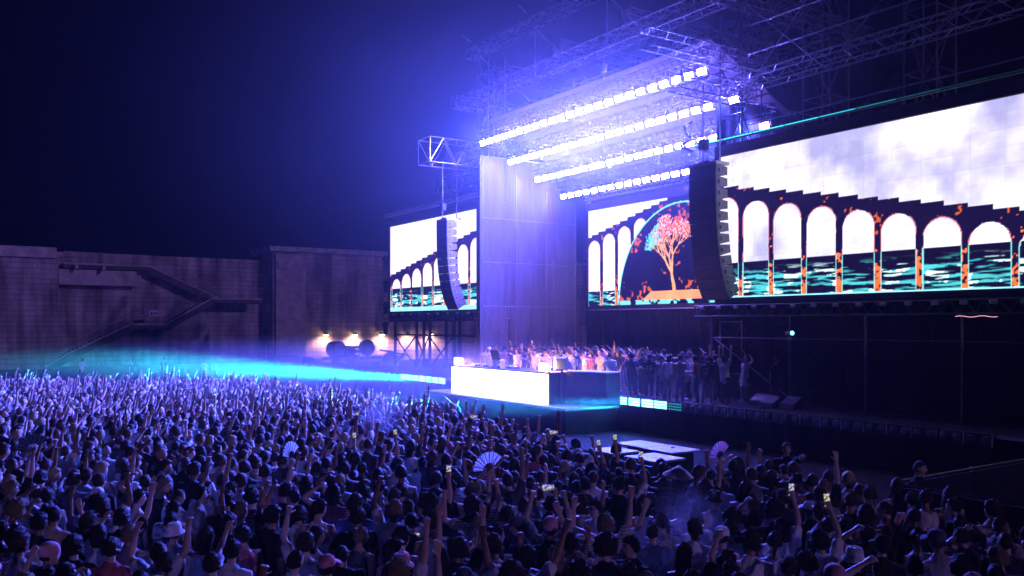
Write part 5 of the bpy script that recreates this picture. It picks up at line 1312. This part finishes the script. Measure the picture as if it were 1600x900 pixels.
while n < 102 and tries < 20000:
    tries += 1
    u = pr.uniform(21.4, 34.5) if n < 45 else pr.uniform(27.8, 34.9) if n < 84 else pr.uniform(33, 38.7); v = pr.uniform(23.4, 27.4)
    if u > 28 and v < 23.9: continue
    if any((a - u) ** 2 + (b_ - v) ** 2 < .42 ** 2 for a, b_ in placed): continue
    placed.append((u, v)); n += 1
    f = pr.choice([0, 1, 9, 11, 12, 13, 14, 17, 0, 14, 8, 1, 2, 5, 10, 15, 16, 20])
    s = FIG[f]; wd = 'behind booth' if u > 28.2 else 'near riser' if u > 25.6 else 'mid deck' if u > 23.6 else 'near deck end'
    dp = 'front' if v < 24.7 else 'middle' if v < 26 else 'back'
    look, lab = fresh_look(f, lambda s, k, h: f"stage guest in {k['shirt'][1]} {CLOTHW[s['topkind']]}, {h}, {s['act']}, {dp} row {wd}")
    person(f, P(u, v, 1.302), face_to(u, v, UC + pr.uniform(-3, 3), pr.choice([21, 10, 8]), pr.gauss(0, 25)), look, lab, GS, pr.uniform(.94, 1.05))
# people at the foot of the wall
for k, (u, v, lab) in enumerate(((62.5, 16.0, 'person in white top standing beyond the crowd, left of the pale crate'), (63, 17.0, 'person in grey top standing beyond the crowd beside the one in white'), (69, 9.0, 'lone person beyond the crowd at the foot of the stairs'), (66.5, 12.0, 'dark clothed person beyond the crowd below the stair landing'), (67, 14.2, 'dark clothed person beyond the crowd under the stairs, nearer the pilaster'))):
    look = rand_look(0); look['hat'] = None; look['shirt'] = (WHI, GRY, PALE, BLK, BLK)[k]
    person(0, P(u, v, 0), face_to(u, v, *DJ), look, lab, 'people beyond the crowd')

# ================================================================= haze
hz = MB(); hz.box((-135, -70, -1.0), (60, 130, 24.0))
hb = hz.build('haze', None); hb['kind'] = 'stuff'; hb['label'] = 'thin blue stage haze hanging over the whole arena'; hb['category'] = 'haze'
hm = bpy.data.materials.new('haze'); hm.use_nodes = True; n_ = hm.node_tree.nodes; n_.remove(n_['Principled BSDF'])
pv = n_.new('ShaderNodeVolumePrincipled'); pv.inputs['Color'].default_value = (0.86, 0.88, 1.0, 1); pv.inputs['Density'].default_value = HAZE_DENSITY; pv.inputs['Anisotropy'].default_value = 0.65
hm.node_tree.links.new(pv.outputs[0], n_['Material Output'].inputs['Volume']); hb.data.materials.append(hm)

def smoke(a, b, dens, label, g, nscale, lo, hi, color=(.9, .9, 1, 1)):
    """soft edged drifting smoke in the box a-b: denser in the middle, broken up by noise"""
    a = Vector(a); b = Vector(b); c = (a + b) / 2; h = Vector([abs(b[i] - a[i]) / 2 for i in range(3)])
    m = MB(); m.box(c - h, c + h); o = m.build('smoke', None)
    for v in o.data.vertices: v.co -= c
    o.location = c; o['kind'] = 'stuff'; o['label'] = label; o['category'] = 'smoke'
    mt = bpy.data.materials.new('drifting_smoke'); mt.use_nodes = True; n = mt.node_tree.nodes; l = mt.node_tree.links; n.remove(n['Principled BSDF'])
    tc = n.new('ShaderNodeTexCoord'); mp = n.new('ShaderNodeMapping'); mp.inputs['Scale'].default_value = (1/h.x, 1/h.y, 1/h.z); l.new(tc.outputs['Object'], mp.inputs[0])
    ln = n.new('ShaderNodeVectorMath'); ln.operation = 'LENGTH'; l.new(mp.outputs[0], ln.inputs[0])
    rp = n.new('ShaderNodeMapRange'); rp.interpolation_type = 'SMOOTHSTEP'; rp.inputs[1].default_value = 1.0; rp.inputs[2].default_value = 0.0; l.new(ln.outputs['Value'], rp.inputs[0])
    nz = n.new('ShaderNodeTexNoise'); nz.inputs['Scale'].default_value = nscale; nz.inputs['Detail'].default_value = 3; l.new(tc.outputs['Object'], nz.inputs['Vector'])
    r2 = n.new('ShaderNodeMapRange'); r2.inputs[1].default_value = .3; r2.inputs[2].default_value = .7; r2.inputs[3].default_value = lo; r2.inputs[4].default_value = hi; l.new(nz.outputs[0], r2.inputs[0])
    mu = n.new('ShaderNodeMath'); mu.operation = 'MULTIPLY'; l.new(rp.outputs[0], mu.inputs[0]); l.new(r2.outputs[0], mu.inputs[1])
    m3 = n.new('ShaderNodeMath'); m3.operation = 'MULTIPLY'; l.new(mu.outputs[0], m3.inputs[0]); m3.inputs[1].default_value = dens
    pv = n.new('ShaderNodeVolumePrincipled'); pv.inputs['Color'].default_value = color; pv.inputs['Anisotropy'].default_value = g
    l.new(m3.outputs[0], pv.inputs['Density']); l.new(pv.outputs[0], n['Material Output'].inputs['Volume']); o.data.materials.append(mt)
    return o
smoke(P(58, 2, 3.0), P(6, 42, 23.6), 0.0020, 'violet lit smoke spreading wide around the stage roof', 0.55, 0.25, .6, 1.3)
smoke(P(74, -3, 0.2), P(14, 40, 3.8), 0.024, 'low cyan lit smoke drifting over the far crowd', 0.2, 0.35, .3, 1.6)
smoke(P(42, 19.5, 9.0), P(20, 32, 17.8), 0.0095, 'thick violet lit smoke gathered around the light rows', 0.5, 0.3, .5, 1.4)
smoke(P(8.7, 7.7, 1.0), P(7.5, 8.7, 2.3), 0.28, 'small puff of smoke drifting over people at the lower right', 0.3, 3.0, 0, 1.5)
smoke(P(18.7, 7.8, 1.5), P(17.2, 9.2, 2.9), 0.35, 'small puff of smoke over the mid crowd left of the booth', 0.3, 2.5, 0, 1.5)
bpy.data.scenes.remove(BENCH)
